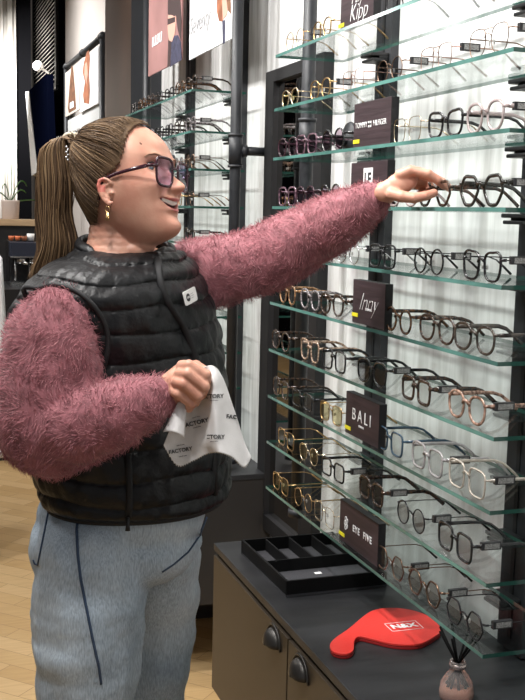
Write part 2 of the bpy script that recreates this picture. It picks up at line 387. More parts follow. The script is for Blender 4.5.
# ------------------------------------------------------------------ mirror
mir = empty('wall_mirror', (XW, 2.73, 0)); tag(mir, 'tall black framed mirror on the white wall behind the near shelf ends', 'mirror')
mzt = onX(276, 73, XW).z; mzb = onX(268, 525, XW).z; L = onX(275, 75, XW).y-2.73
q = MB(); w = .075; q.box((-.03, 0, mzb), (0, w*1.35, mzt)); q.box((-.03, L-w, mzb), (0, L, mzt)); q.box((-.03, w*1.35, mzt-.035), (0, L-w, mzt)); q.box((-.03, w*1.35, mzb), (0, L-w, mzb+.05))
q.build('mirror_frame', M_blk, mir)
q = MB(); q.box((-.012, w*1.35, mzb+.05), (-.004, L-w, mzt-.035)); q.build('mirror_glass', mat('mirror_silver', (.62, .6, .58), .03, 1.), mir)

# ------------------------------------------------------------------ cabinets
ZC = .67
M_cab = mat('bronze_brown_lacquer', (.040, .030, .020), .42, noise_amt=.15, scale=3)
M_cabe = mat('dark_cabinet_edge', (.022, .02, .019), .45)
M_top = mat('charcoal_laminate', (.024, .0245, .027), .42, noise_amt=.35, scale=5, stretch=(1, 5, 1), bump=.05)
XC = .722; YC = 2.495
zb_ = 1.5-1.216
def cup_handle(par, y, z):
    q = MB(); n = 12; w = .036; vs = []; fs = []
    rows = 7
    for j in range(rows):
        a = j/(rows-1)*PI/2
        for i in range(n+1):
            t = PI*i/n; r = w*math.sin(a) if j else .0
            rr = w*math.cos(a*0+0)
            vs.append((-.024*math.cos(a), y+w*math.cos(t)*math.sin(a), z+w*.95*math.sin(t)*math.sin(a)-.004))
    for j in range(rows-1):
        for i in range(n): fs.append((j*(n+1)+i, j*(n+1)+i+1, (j+1)*(n+1)+i+1, (j+1)*(n+1)+i))
    q.add(vs, fs, 0, True)
    q.tube([(-.002, y+.042*math.cos(PI*i/16), z-.006+.042*math.sin(PI*i/16)) for i in range(17)], .003, 6)
    o = q.build('cup_handle', mat('dark_pewter', (.05, .047, .044), .4, .6), par); s = o.modifiers.new('s', 'SOLIDIFY'); s.thickness = .002
    return o
def cabinet(y0, y1, label, mcab, doors, zb_=zb_, px=.07):
    c = empty('low_cabinet', (XC, y0, 0)); tag(c, label, 'cabinet'); L = y1-y0; W = XW-.006-XC
    q = MB(); q.box((.012, 0, zb_), (W, L, ZC-.018)); q.build('carcass', M_cabe, c)
    q = MB(); q.box((0, -.002, ZC-.018), (W, L+.002, ZC)); q.build('worktop', M_top, c, bevel=.0015)
    q = MB(); q.box((px, .03 if px < .1 else .5, 0), (W-.02, L-.03, zb_)); q.build('plinth', M_cabe, c)
    for a, b, hy in doors:
        q = MB(); q.box((-.004, a-y0+.003, zb_+.012), (.014, b-y0-.003, ZC-.026)); d = q.build('door', mcab, c, bevel=.001)
        if hy is not None: h = cup_handle(d, hy-y0, onX(275, 640, XC).z); h.location.x = -.004
    return c
ys = onX(290, 632, XC).y; yh1 = onX(276, 644, XC).y; yh2 = onX(303, 670, XC).y
cabinet(.7, YC, 'bronze brown low cabinet with charcoal top and cup handles under the near shelves', M_cab, [(ys, YC-.012, yh1), (ys-(YC-ys), ys, yh2), (.71, ys-(YC-ys), None)])
cabinet(3.15, 4.9, 'black low cabinet standing behind the woman below the middle bay', M_cabe, [(3.16, 3.75, 3.6), (3.75, 4.3, 3.9), (4.3, 4.89, 4.7)], .25, .2)

# ------------------------------------------------------------------ organiser tray
M_tray = mat('black_felt_tray', (.004, .004, .0045), .7, spec=.2)
A = onZ(241, 554, ZC); B = onZ(286, 597.5, ZC); Cc = onZ(383, 584, ZC)
tr = empty('organiser_tray', (B.x, B.y, ZC+.0005), math.atan2((A-B).y, (A-B).x)-PI/2)
tag(tr, 'black compartment tray lying on the charcoal cabinet top under the far shelf end', 'tray')
TL = (A-B).length; TW = min((Cc-B).length, .30); TH = .036; t_ = .006
q = MB(); q.box((0, 0, 0), (TW, TL, .005)); q.build('tray_base', mat('dark_felt', (.035, .035, .04), .9, bump=.2, bscale=400), tr)
q = MB(); q.box((0, 0, .004), (TW, t_, TH)); q.box((0, TL-t_, .004), (TW, TL, TH)); q.box((0, t_, .004), (t_, TL-t_, TH)); q.box((TW-t_, t_, .004), (TW, TL-t_, TH)); q.build('tray_rim', M_tray, tr, bevel=.0008)
q = MB(); ym = TL*.47; q.box((t_, ym, .004), (TW-t_, ym+.004, TH-.003)); q.build('long_divider', M_tray, tr)
for i in range(1, 4): q = MB(); x = TW*i/4; q.box((x, ym, .004), (x+.004, TL-t_, TH-.003)); q.build('short_divider', M_tray, tr)
p = tr.matrix_basis.inverted() @ onZ(318, 573, ZC+.006); q = MB(); q.box((p.x-.008, p.y-.006, .0052), (p.x+.008, p.y+.006, .006)); q.build('price_sticker', M_white, tr)

# ------------------------------------------------------------------ red paddle with printed mark
pts = [(330,644),(333,651),(345,653.5),(353,650),(354.6,640),(360,636),(373,638.7),(394.7,643.5),(418.7,643.5),(434.7,636),(441.5,630),(437,622.7),(426.7,614.7),(408,609),(389,607.5),(375,609.5),(365,614.7),(349,628),(336,637)]
zt_ = ZC+.012
W = [onZ(x, y, zt_) for x, y in pts]
def smooth_loop(P, n=5):
    out = []; N = len(P)
    for i in range(N):
        p0, p1, p2, p3 = P[i-1], P[i], P[(i+1) % N], P[(i+2) % N]
        for k in range(n):
            t = k/n; out.append(.5*((2*p1)+(p2-p0)*t+(2*p0-5*p1+4*p2-p3)*t*t+(-p0+3*p1-3*p2+p3)*t**3))
    return out
W = smooth_loop(W)
M_red = mat('red_leatherette', (.60, .035, .028), .42, bump=.05, bscale=200)
c0 = sum(W, Vector())/len(W)
rp = empty('hand_mirror', (c0.x, c0.y, ZC+.0005)); tag(rp, 'flat red hand mirror lying face down on the charcoal cabinet top', 'mirror')
loc = [Vector((p.x-c0.x, p.y-c0.y, 0)) for p in W]
q = MB(); q.prism([p+Vector((0, 0, .0062)) for p in loc], (0, 0, .005)); q.build('red_cover', M_red, rp, bevel=.001)
q = MB(); q.prism([p*.992+Vector((0, 0, 0)) for p in loc], (0, 0, .0055)); q.build('red_underside', mat('deep_red_edge', (.28, .012, .012), .5), rp, bevel=.001)
cm = onZ(404, 626, ZC+.012)-Vector((c0.x, c0.y, ZC)); e1 = (onZ(419, 624, ZC+.012)-onZ(390, 627, ZC+.012)); e1.z = 0; ang = math.atan2(e1.y, e1.x)
me = text_mesh('N&X', .026, extrude=.0003, bold=.0008); me.transform(Matrix.Translation((cm.x, cm.y, .0118)) @ Matrix.Rotation(ang, 4, 'Z')); obj('printed_mark', me, M_text, rp)
q = MB(); w2, h2 = .034, .02
for a, b in (((-w2, -h2), (w2, -h2)), ((w2, -h2), (w2, h2)), ((w2, h2), (-w2, h2)), ((-w2, h2), (-w2, -h2))):
    rot = Matrix.Rotation(ang, 3, 'Z'); q.tube([rot @ Vector((*a, 0))+Vector((cm.x, cm.y, .0116)), rot @ Vector((*b, 0))+Vector((cm.x, cm.y, .0116))], .0006, 4)
q.build('printed_border', M_text, rp)

# ------------------------------------------------------------------ reed diffuser
dp = onZ(456, 699, ZC)
df = empty('reed_diffuser', (dp.x, dp.y, ZC+.0005)); tag(df, 'glass reed diffuser with black sticks and amber oil under the bottom shelf', 'diffuser')
prof = [(0, 0), (.026, 0), (.0295, .005), (.0300, .015), (.0275, .031), (.019, .045), (.0130, .052), (.0120, .062), (.0140, .065), (.0140, .069), (.0105, .069)]
q = MB(); q.lathe((0, 0, 0), prof, 32); q.build('bottle', mat('bottle_glass', (.88, .80, .77), .06, trans=.9), df)
q = MB(); q.lathe((0, 0, 0), [(0, .003), (.0245, .003), (.0262, .012), (.0245, .022), (0, .022)], 28); q.build('oil', mat('amber_oil', (.68, .36, .26), .12, trans=.5), df)
q = MB(); q.lathe((0, 0, .057), [(.0128, 0), (.0148, .001), (.0148, .008), (.0128, .009)], 24); q.build('neck_ring', mat('rose_silver', (.6, .5, .47), .25, .9), df)
for i in range(8):
    a = i*2.4+.4; dx, dy = math.cos(a)*.030, math.sin(a)*.040
    q = MB(); q.tube([(-dx*.6, -dy*.45, .006), (0 + dx*.12, dy*.12, .069), (dx*1.05, dy*1.05, .120)], .0021, 6); q.build('reed', mat('charcoal_reed', (.004, .004, .004), .9, spec=.1), df)

# ------------------------------------------------------------------ signs
def sign(k, xa, xb, w, h, label, maker, d=.017, yel=None):
    """xa: pixel of the far front bottom corner"""
    z = zsh(k)+.0038; X = XS+.012
    p = onX(xa, 0, X); yf = find_y(xa, X, z); yn = find_y(xb, X, z)
    s = empty('brand_sign', (X, (yf+yn)/2, z)); tag(s, label, 'sign'); hw = (yf-yn)/2
    q = MB(); q.box((0, -hw, 0), (d, hw, h))
    o = q.build('sign_block', [M_sign, M_signside], s, bevel=.001)
    for p in o.data.polygons:
        if p.normal.x > -.5: p.material_index = 1
    maker(s, hw, h)
    if yel:
        q = MB(); q.box((-.0012, hw-yel[0]-.03, .003+yel[1]), (-.0001, hw-yel[0], .0105+yel[1])); q.build('yellow_label', M_yel, s)
    return s
def find_y(x, X, z):
    lo, hi = .9, 8
    for _ in range(50):
        m = (lo+hi)/2
        if proj(Vector((X, m, z)))[0] > x: lo = m
        else: hi = m
    return (lo+hi)/2
G = []
def t(s, txt, size, y, z, m=M_text, **k): return wall_text(txt, size, (-.0008, y, z), m, s, **k)
def s_top(s, hw, h): t(s, 'Yay', .05, .0, h*.66, shear=.3, bold=-.0012); t(s, 'Kipp', .05, -.012, h*.28, shear=.3, bold=-.0012)
def s_tom(s, hw, h):
    t(s, 'TOMMY', .0160, hw*.55, h*.49, spacing=1.1, bold=-.0001); t(s, 'HILFIGER', .0160, -hw*.45, h*.49, spacing=.95, bold=-.0002)
    q = MB(); q.box((-.001, hw*.08-.007, h*.49-.006), (-.0002, hw*.08+.007, h*.49+.006)); q.build('flag_mark', M_text, s)
    q = MB(); q.box((-.0012, hw*.08-.007, h*.49-.002), (-.001, hw*.08+.007, h*.49+.002)); q.box((-.0012, hw*.08-.001, h*.49-.006), (-.001, hw*.08+.001, h*.49+.006)); q.build('flag_stripe', M_signside, s)
def s_jf(s, hw, h):
    q = MB(); q.box((-.001, -.022, h*.12), (-.0002, .022, h*.86)); q.build('white_panel', M_text, s)
    wall_text('J.F', .036, (-.0016, 0, h*.6), M_dtext, s, bold=.0006); wall_text('REY', .022, (-.0016, 0, h*.26), M_dtext, s, bold=.0004)
def s_izzy(s, hw, h):
    t(s, 'Inny', .056, .002, h*.5, shear=.5, spacing=.95, bold=-.0017)
    t(s, 'EYEWEAR', .007, -.004, h*.36)
def s_bali(s, hw, h): t(s, 'BALI', .036, 0, h*.52, spacing=1.5, bold=-.0002); t(s, 'EYEWEAR', .006, 0, h*.30)
def s_five(s, hw, h):
    t(s, 'EYE', .02, hw*.08, h*.5, spacing=1.2, bold=.0002); t(s, 'FIVE', .02, -hw*.50, h*.5, spacing=1.2, bold=.0002)
    q = MB()
    for i in range(5):
        a = i*2*PI/5; c = Vector((-.0008, hw*.62+.0055*math.cos(a), h*.5+.0075*math.sin(a)*1.3)); q.tube([c+Vector((0, .0042*math.cos(2*PI*k/12), .005*math.sin(2*PI*k/12))) for k in range(12)], .0009, 4, closed=True)
    q.build('knot_mark', M_text, s)
sign(0, 340, 373, 0, .090, 'dark plum sign with white handwritten lettering on the topmost near shelf', s_top, yel=(-.008, .004))
sign(2, 353, 390, 0, .090, 'dark plum sign with small white capitals round a flag on the third shelf', s_tom, yel=(.002, .006))
sign(3, 350, 386, 0, .090, 'dark plum sign with a white square panel above the pink sleeve', s_jf)
sign(5, 352, 384, 0, .090, 'dark plum sign with thin white script on the sixth near shelf', s_izzy, yel=(0, .010))
sign(7, 345, 378, 0, .090, 'dark plum sign with four spaced white capitals on the eighth near shelf', s_bali, yel=(0, .006))
sign(9, 339, 377, 0, .090, 'dark plum sign with white knot mark and lettering on the bottom near shelf', s_five, yel=(0, .008))

# ================================================================== SPECTACLES
def sgn(a, e): return math.copysign(abs(a)**e, a)
def outline(kind, w, h, n=28):
    """right lens outline, y outward from the nose, z up, centred"""
    P = []
    for i in range(n):
        t = 2*PI*i/n; c, s = math.cos(t), math.sin(t)
        if kind == 'round': y, z = c, s
        elif kind == 'panto': y, z = sgn(c, .85), sgn(s, .85); y *= (1+.10*z); 
        elif kind == 'square': y, z = sgn(c, .52), sgn(s, .52); y *= (1+.06*z)
        elif kind == 'rect': y, z = sgn(c, .45), sgn(s, .5)
        elif kind == 'cat': y, z = sgn(c, .7), sgn(s, .65); y *= (1+.12*z); z += .16*max(0, y)*max(0, s)+.0
        elif kind == 'hex':
            k = 6; a = t % (2*PI/k)-PI/k; r = math.cos(PI/k)/math.cos(a); r = r*.75+.25*.93; y, z = c*r*1.03, s*r*1.08
        elif kind == 'butter':
            k = 6; a = t % (2*PI/k)-PI/k; r = math.cos(PI/k)/math.cos(a); r = r*.6+.4*.93; y, z = c*r*1.03, s*r*1.10; y *= (1+.14*z); z += .14*max(0, y)*max(0, s)
        elif kind == 'avi': y, z = sgn(c, .75), sgn(s, .75); y *= (1+.10*z); z -= .12*max(0, -y)*max(0, -s)*-1
        P.append((y*w/2, z*h/2))
    return P
STY = {}
def style(kind, w, h, rim, m, m2=None, wire=False, lens=None, br=.019, width=None, tips=None):
    """builds the mesh set of one frame model, standing on z=0, front at x=0, temples towards +x"""
    key = (kind, w, h, rim, m.name, m2.name if m2 else '', wire, lens.name if lens else '')
    if key in STY: return STY[key]
    m2 = m2 or m; lens = lens or M_lens; tips = tips or m2
    n = 28; cz = h/2+rim*.9; cy = w/2+br/2; W2 = cy+w/2
    parts = []
    q = MB()
    for sd in (1, -1):
        O = [(0, sd*(cy+y), cz+z) for y, z in outline(kind, w, h, n)]
        if wire: q.tube(O, rim, 6, closed=True)
        else: q.tube(O, 1, 8, closed=True, flat=(.0019, rim, (1, 0, 0)))
    # bridge
    bz = cz+h*.18
    br_pts = [(-.001, br/2+.002, bz-.002), (-.003, br/4, bz+.003), (-.0035, 0, bz+.004), (-.003, -br/4, bz+.003), (-.001, -br/2-.002, bz-.002)]
    q.tube(br_pts, rim*(1.0 if wire else 1.05), 6)
    if wire and kind in ('avi', 'square') : q.tube([(-.001, br/2+.003, cz+h*.42), (-.002, 0, cz+h*.42), (-.001, -br/2-.003, cz+h*.42)], rim, 6)
    # end pieces
    for sd in (1, -1):
        q.tube([(0, sd*(W2-.002), cz+h*.26), (.002, sd*(W2+.004), cz+h*.27), (.007, sd*(W2+.0055), cz+h*.27)], rim*1.3 if wire else rim*1.15, 6)
    parts.append(('rim', q.mesh('rim'), m, []))
    for sd in (1, -1):
        q = MB(); O = [(0, sd*(cy+y), cz+z) for y, z in outline(kind, w*.985, h*.985, n)]; q.add(O, [tuple(range(n))]); parts.append(('lens', q.mesh('lens', fix=False), lens, []))
    if wire:
        for sd in (1, -1):
            q = MB(); c = Vector((.006, sd*.0075, cz-h*.04)); ell(q, c, Vector((.002, 0, 0)), Vector((0, .0016, 0)), Vector((0, 0, .0045)))
            q.tube([(0, sd*(br/2+.001), cz+h*.03), (.006, sd*(br/2-.001), cz+h*.04), tuple(c)], .0005, 5); parts.append(('nose_pad', q.mesh('nose_pad'), M_pad, []))
    hz = cz+h*.27
    for sd in (1, -1):
        q = MB(); y = sd*(W2+.0055)
        path = [(.006, y, hz), (.03, y*.995, hz), (.06, y*.98, hz), (.088, y*.96, hz-.001), (.104, y*.945, hz-.006), (.120, y*.93, hz-.018), (.136, y*.91, max(.004, hz-.034))]
        if wire:
            q.tube(path[:5], .0011, 6); parts.append(('temple', q.mesh('temple'), m, [('temple_tip', tip_mesh(path[4:], .0022), tips)]))
        else:
            q.tube(path, [1, 1, .95, .85, .8, .85, .9], 8, flat=(max(.0030, rim*1.35), .0019, (0, 0, 1))); parts.append(('temple', q.mesh('temple'), m2, []))
    STY[key] = (parts, W2+.0055, hz); return STY[key]
def tip_mesh(path, r):
    q = MB(); q.tube(path, [r*.6, r, r*1.1][:len(path)] if len(path) == 3 else r, 8); return q.mesh('temple_tip')
TAGM = {}
def tag_meshes():
    if TAGM: return TAGM
    q = MB(); q.box((0, -.004, -.0065), (.036, .004, .0065)); TAGM['b'] = q.mesh('security_tag')
    q = MB(); q.box((.005, -.0046, -.0045), (.033, -.0041, .0045)); TAGM['l'] = q.mesh('tag_label'); return TAGM
def put(name, me, m, par):
    if not me.materials: me.materials.append(m)
    o = bpy.data.objects.new(name, me); link(o); o.parent = par; return o
def spectacles(st, x, y, z, rz, label, group, tagged=True, ty=0.0, name='spectacles'):
    parts, w2, hz = st
    r = empty(name, (x, y, z), rz); tag(r, label, 'glasses', group)
    for nm, me, m, sub in parts:
        o = put(nm, me, m, r)
        for n2, me2, mm2 in sub: put(n2, me2, mm2, o)
    if tagged:
        T = tag_meshes(); o = put('security_tag', T['b'], M_tag, r); o.location = (.014+ty, -w2*.995, hz); p = put('tag_label', T['l'], M_taglab, o)
    return r
M_pad = mat('silicone_pad', (.7, .7, .68), .3, trans=.4)
def tort(name, a, b, sc=90, rough=.18): return mat(name, a, rough, col2=b, scale=sc*1.8, detail=2, coat=.4)
m_black = mat('gloss_black_acetate', (.010, .010, .011), .16, coat=.4)
m_tort = tort('tortoise_acetate', (.13, .06, .022), (.012, .009, .008))
m_tortd = tort('dark_tortoise_acetate', (.06, .033, .02), (.008, .007, .007), 110)
m_tortp = tort('pink_tortoise_acetate', (.38, .24, .18), (.09, .045, .03), 70)
m_hav = tort('honey_havana_acetate', (.30, .17, .085), (.09, .045, .025), 80)
m_pearl = tort('grey_pearl_acetate', (.30, .27, .28), (.05, .045, .045), 120)
m_plum = mat('plum_acetate', (.045, .018, .028), .18, noise_amt=.5, scale=60, coat=.3)
m_mauve = tort('mauve_acetate', (.17, .10, .125), (.05, .025, .04), 80)
m_cream = tort('cream_brown_acetate', (.42, .31, .23), (.12, .07, .045), 90)
m_grad = tort('smoky_brown_acetate', (.06, .048, .038), (.015, .012, .01), 30)
m_gold = mat('gold_wire', (.50, .33, .15), .3, 1.)
m_rose = mat('rose_gold_wire', (.42, .27, .22), .3, 1.)
m_bronze = mat('bronze_wire', (.20, .13, .09), .3, 1.)
m_silver = mat('silver_wire', (.55, .55, .56), .25, 1.)
m_bwire = mat('black_wire', (.02, .02, .022), .3, .5)
m_ltgold = mat('pale_gold_wire', (.72, .60, .42), .25, 1.)
m_blue = mat('slate_blue_acetate', (.035, .07, .105), .2, coat=.4)
m_clearp = mat('translucent_pink_acetate', (.50, .42, .41), .15, trans=.45, coat=.3)
m_clearb = mat('translucent_beige_acetate', (.66, .60, .52), .15, trans=.55, coat=.3)
m_clearg = mat('translucent_grey_acetate', (.5, .48, .48), .15, trans=.5, coat=.3)
l_purple = glassmat('purple_lens', (.50, .40, .46), .8)
l_yel = glassmat('straw_lens', (.86, .78, .50), .8)
l_grey = glassmat('smoke_lens', (.42, .42, .44), .8)

S = {
 'goldround': style('round', .046, .044, .0009, m_gold, wire=True),
 'golddull': style('panto', .044, .040, .0012, m_ltgold, wire=True, lens=l_yel),
 'goldthick': style('panto', .046, .042, .0016, m_gold, wire=True),
 'rosesq': style('square', .048, .042, .0008, m_rose, wire=True),
 'bronzeavi': style('avi', .052, .046, .0008, m_bronze, wire=True),
 'bronzeround': style('round', .046, .043, .0010, m_bronze, wire=True, lens=l_grey),
 'silverround': style('round', .045, .043, .0012, m_silver, wire=True),
 'palegold': style('square', .050, .044, .0008, m_ltgold, wire=True),
 'blackcat': style('cat', .050, .042, .0026, m_black),
 'clearpink': style('panto', .050, .046, .0026, m_clearp),
 'sunplum': style('panto', .050, .044, .0022, m_plum, lens=l_purple),
 'sunmauve': style('square', .050, .044, .0024, m_mauve, lens=l_purple),
 'sunblack': style('round', .052, .046, .0022, m_black, lens=l_purple),
 'heldhex': style('butter', .049, .042, .0028, m_tortd),
 'blackbutter': style('butter', .055, .048, .0032, mat('olive_black_acetate', (.014, .014, .011), .18, coat=.4)),
 'roundblackw': style('round', .046, .044, .0018, m_black, m_bwire, wire=True),
 'catsq': style('cat', .050, .046, .0022, m_black, m_bwire, wire=True),
 'sqblack': style('square', .048, .044, .0020, m_bwire, wire=True),
 'havana': style('panto', .048, .044, .0026, m_hav),
 'pearl': style('panto', .048, .044, .0026, m_pearl),
 'tort': style('round', .048, .044, .0028, m_tort),
 'tortd': style('panto', .050, .045, .0026, m_tortd),
 'grad': style('panto', .052, .044, .0026, m_grad),
 'cream': style('cat', .050, .046, .0026, m_cream),
 'rectblack': style('rect', .050, .038, .0024, m_black),
 'bigblack': style('avi', .054, .048, .0026, m_black, lens=l_grey),
 'tortp': style('panto', .050, .045, .0028, m_tortp),
 'tortthick': style('square', .049, .042, .0034, m_tortd),
 'bluesq': style('square', .050, .044, .0022, m_blue),
 'clearsq': style('square', .052, .046, .0026, m_clearg),
 'beigesq': style('square', .054, .046, .0018, m_clearb),
 'goldsun': style('square', .048, .042, .0012, m_gold, wire=True, lens=l_yel),
 'blackround': style('round', .047, .044, .0014, m_bwire, wire=True),
 'blacksq': style('square', .052, .045, .0026, m_black),
 'hexdark': style('hex', .050, .046, .0015, m_bronze, wire=True, tips=m_black),
 'hexbrown': style('hex', .052, .046, .0019, m_bronze, wire=True, tips=m_tortd),
 'hexblack': style('hex', .052, .046, .0016, m_bwire, wire=True, tips=m_black),
}
def pixel_pair(k, xa, st):
    """Y of a pair on shelf k whose lenses centre on pixel column xa"""
    return find_y(xa, XS+.022, zsh(k)+.025)
ROW = ['topmost', 'second', 'third', 'fourth', 'fifth', 'sixth', 'seventh', 'eighth', 'ninth', 'bottom']
SHELF_GROUP = 'spectacles on the %s glass shelf of the near bay'
ROWS = {
 0: [(298, 'goldround', 'fine gold wire round', 1), (324, 'goldthick', 'thicker gold wire', 0), (403, 'sqblack', 'dark rimmed', 1), (447, 'rosesq', 'rose gold wire', 1)],
 1: [(292, 'golddull', 'pale gold thick wire', 0), (322, 'goldthick', 'bright gold wire', 1), (355, 'rosesq', 'thin rose gold wire square', 0), (391, 'bronzeround', 'bronze and silver round', 1), (437, 'rosesq', 'light rose gold square wire', 1), (492, 'bronzeavi', 'thin bronze wire double bridge', 1)],
 2: [(291, 'sunplum', 'plum purple tinted', 0), (308, 'sunmauve', 'mauve purple tinted', 0), (334, 'sunblack', 'black rimmed purple tinted round', 0), (410, 'palegold', 'pale gold barely visible wire', 0), (447, 'blackcat', 'thick black cat eye', 0), (487, 'clearpink', 'translucent pink thick rimmed', 1)],
 3: [(288, 'sunmauve', 'mauve tinted', 0), (308, 'sunplum', 'plum tinted', 0), (331, 'sunblack', 'black round tinted', 0), (405, 'clearpink', 'translucent pink half hidden', 0), (484, 'blackbutter', 'large olive black angular thick', 1)],
 4: [(350, 'silverround', 'silver wire round', 1), (385, 'sqblack', 'black square wire', 1), (431, 'roundblackw', 'black round metal', 1), (484, 'catsq', 'black squared cat eye metal', 1)],
 5: [(289, 'havana', 'honey brown', 0), (311, 'pearl', 'grey pearl', 0), (333, 'tortd', 'dark tortoise', 0), (400, 'tort', 'round tortoise black', 0), (438, 'tortd', 'brown tortoise thick', 0), (476, 'grad', 'smoky brown gradient', 0)],
 6: [(283, 'tortd', 'dark mottled brown', 0), (312, 'cream', 'cream and brown cat eye', 0), (337, 'blacksq', 'black square', 0), (373, 'bigblack', 'large black pilot shaped', 1), (419, 'tortthick', 'chunky black tortoise', 1), (468, 'tortp', 'pink tortoise', 1)],
 7: [(283, 'tortd', 'dark brown', 0), (304, 'rectblack', 'black rectangular', 0), (332, 'goldsun', 'gold wire straw tinted', 0), (391, 'bluesq', 'slate blue square', 0), (429, 'clearsq', 'translucent grey pink square', 1), (468, 'beigesq', 'large translucent beige square', 1)],
 8: [(287, 'goldsun', 'gold wire', 0), (311, 'golddull', 'pale gold straw tinted', 0), (336, 'rectblack', 'black rectangular', 1), (373, 'tortthick', 'thick black tortoise', 1), (414, 'blackround', 'thin black round wire', 1), (457, 'blacksq', 'black square thick', 1)],
 9: [(283, 'goldsun', 'gold square wire', 0), (306, 'goldround', 'gold wire round', 0), (325, 'palegold', 'pale gold wire half hidden', 0), (392, 'hexdark', 'dark bronze hexagonal wire', 1), (426, 'hexbrown', 'two tone pink brown hexagonal', 1), (467, 'hexblack', 'black gold hexagonal', 1)],
}
POSW = ['nearest the camera', 'second from the near end', 'third from the near end', 'fourth from the near end', 'fifth from the near end', 'sixth from the near end', 'seventh from the near end']
rnd = random.Random(3)
for k, row in ROWS.items():
    row = sorted(row, key=lambda a: -a[0])
    lasty = None
    for i, (px, sk, desc, tg) in enumerate(row):
        y = pixel_pair(k, px, S[sk]); w2 = S[sk][1]
        if lasty is not None and y-w2 < lasty+.002: y = lasty+w2+.002
        lasty = y+w2
        if k == 3 and sk == 'blackbutter': nearb = (y, w2)
        spectacles(S[sk], XS+.016+rnd.uniform(-.002, .004), y, zsh(k)+.0036, R_(rnd.uniform(-2, 2)), '%s glasses %s of the %s near shelf' % (desc, POSW[i], ROW[k]), SHELF_GROUP % ROW[k], bool(tg))
# the pair in her fingers
yh = pixel_pair(3, 438, S['heldhex'])
held = spectacles(S['heldhex'], XS+.014, max(yh, nearb[0]+nearb[1]+S['heldhex'][1]+.003), zsh(3)+.0036, R_(0), 'dark brown angular glasses pinched between the fingers of the outstretched hand', None, False)

# middle bay: small rows, near end visible beside the iron pole
keys = ['tortd', 'bronzeround', 'blackcat', 'tort', 'bronzeavi', 'pearl', 'rectblack', 'goldthick', 'grad', 'blackround', 'hexdark', 'sqblack']
names = {'tortd': 'dark tortoise', 'bronzeround': 'bronze wire round', 'blackcat': 'black cat eye', 'tort': 'round tortoise', 'bronzeavi': 'bronze pilot', 'pearl': 'grey pearl', 'rectblack': 'black rectangular', 'goldthick': 'gold wire', 'grad': 'smoky brown', 'blackround': 'black wire round', 'hexdark': 'bronze hexagonal', 'sqblack': 'black square wire'}
for k, cnt in ((0, 7), (1, 6), (2, 3), (3, 2), (4, 1), (5, 1)):
    for i in range(cnt):
        sk = keys[(k*5+i*3+(k == 3)) % len(keys)]
        y = U2[0]+.078+i*.1535
        if k == 0 and i == 4: y += .0
        spectacles(S[sk], XS+.018, y, zsh(k)+.0036, R_(rnd.uniform(-3, 3)), '%s glasses %s of the %s middle shelf' % (names[sk], POSW[i], ROW[k]), 'spectacles in the middle bay', i == 0)
# small sign of the middle bay
def s_mid(s, hw, h): t(s, 'NINI', .03, 0, h*.5)
# far bay shelf with its frames behind the hair
z3 = onX(80, 131, XS+.02).z-.03
q = MB(); q.box((XS, U3[0], z3-.0035), (XB, U3[1], z3+.0035)); o = q.build('glass_shelf', [M_shelf, M_edge, M_edge_dark])
for p in o.data.polygons:
    if abs(p.normal.z) < .5: p.material_index = 1 if p.normal.x < -.5 else 2
tag(o, 'glass shelf of the far bay seen just above the hair', 'shelf')
for y in (6.0, 6.6):
    q = MB(); q.box((1.0, y-.045, z3-.017), (XW, y+.045, z3-.0045)); q.build('shelf_bracket', M_blk, o)
for i in range(6):
    sk = keys[(i*5+1) % len(keys)]
    spectacles(S[sk], XS+.018, U3[0]+.09+i*.165, z3+.0036, 0, '%s glasses %s on the far bay shelf' % (names[sk], POSW[i]), 'spectacles in the far bay', False)

# ================================================================== LEFT BACKGROUND
# counter with the orchid
M_ctop = mat('pale_oak_board', (.55, .38, .22), .5, noise_amt=.25, scale=4, stretch=(1, 8, 8))
yb = 7.3
pl = onY(-30, 220, yb); pr = onY(66, 222, yb); ztop = onY(20, 219.5, yb).z; zlow = onY(20, 226, yb).z
o = boxo('counter_board', (pl.x, yb, zlow), (pr.x, yb+.35, ztop), M_ctop, bevel=.003); tag(o, 'pale oak shelf board carrying the orchid at the left edge', 'shelf')
o = boxo('back_cabinet', (pl.x, yb+.02, 0), (pr.x, yb+.33, zlow-.001), mat('black_cabinet', (.015, .015, .016), .5)); tag(o, 'tall black cabinet under the pale oak board', 'cabinet')
y2 = 6.45; zc2 = onY(20, 287, y2+.1).z
pl2 = onY(-30, 287, y2); pr2 = onY(64, 290, y2)
o = boxo('coffee_counter', (pl2.x, y2-.1, .0), (pr2.x, y2+.6, zc2), mat('black_counter', (.02, .02, .022), .35)); tag(o, 'low black counter under the coffee machine', 'counter')
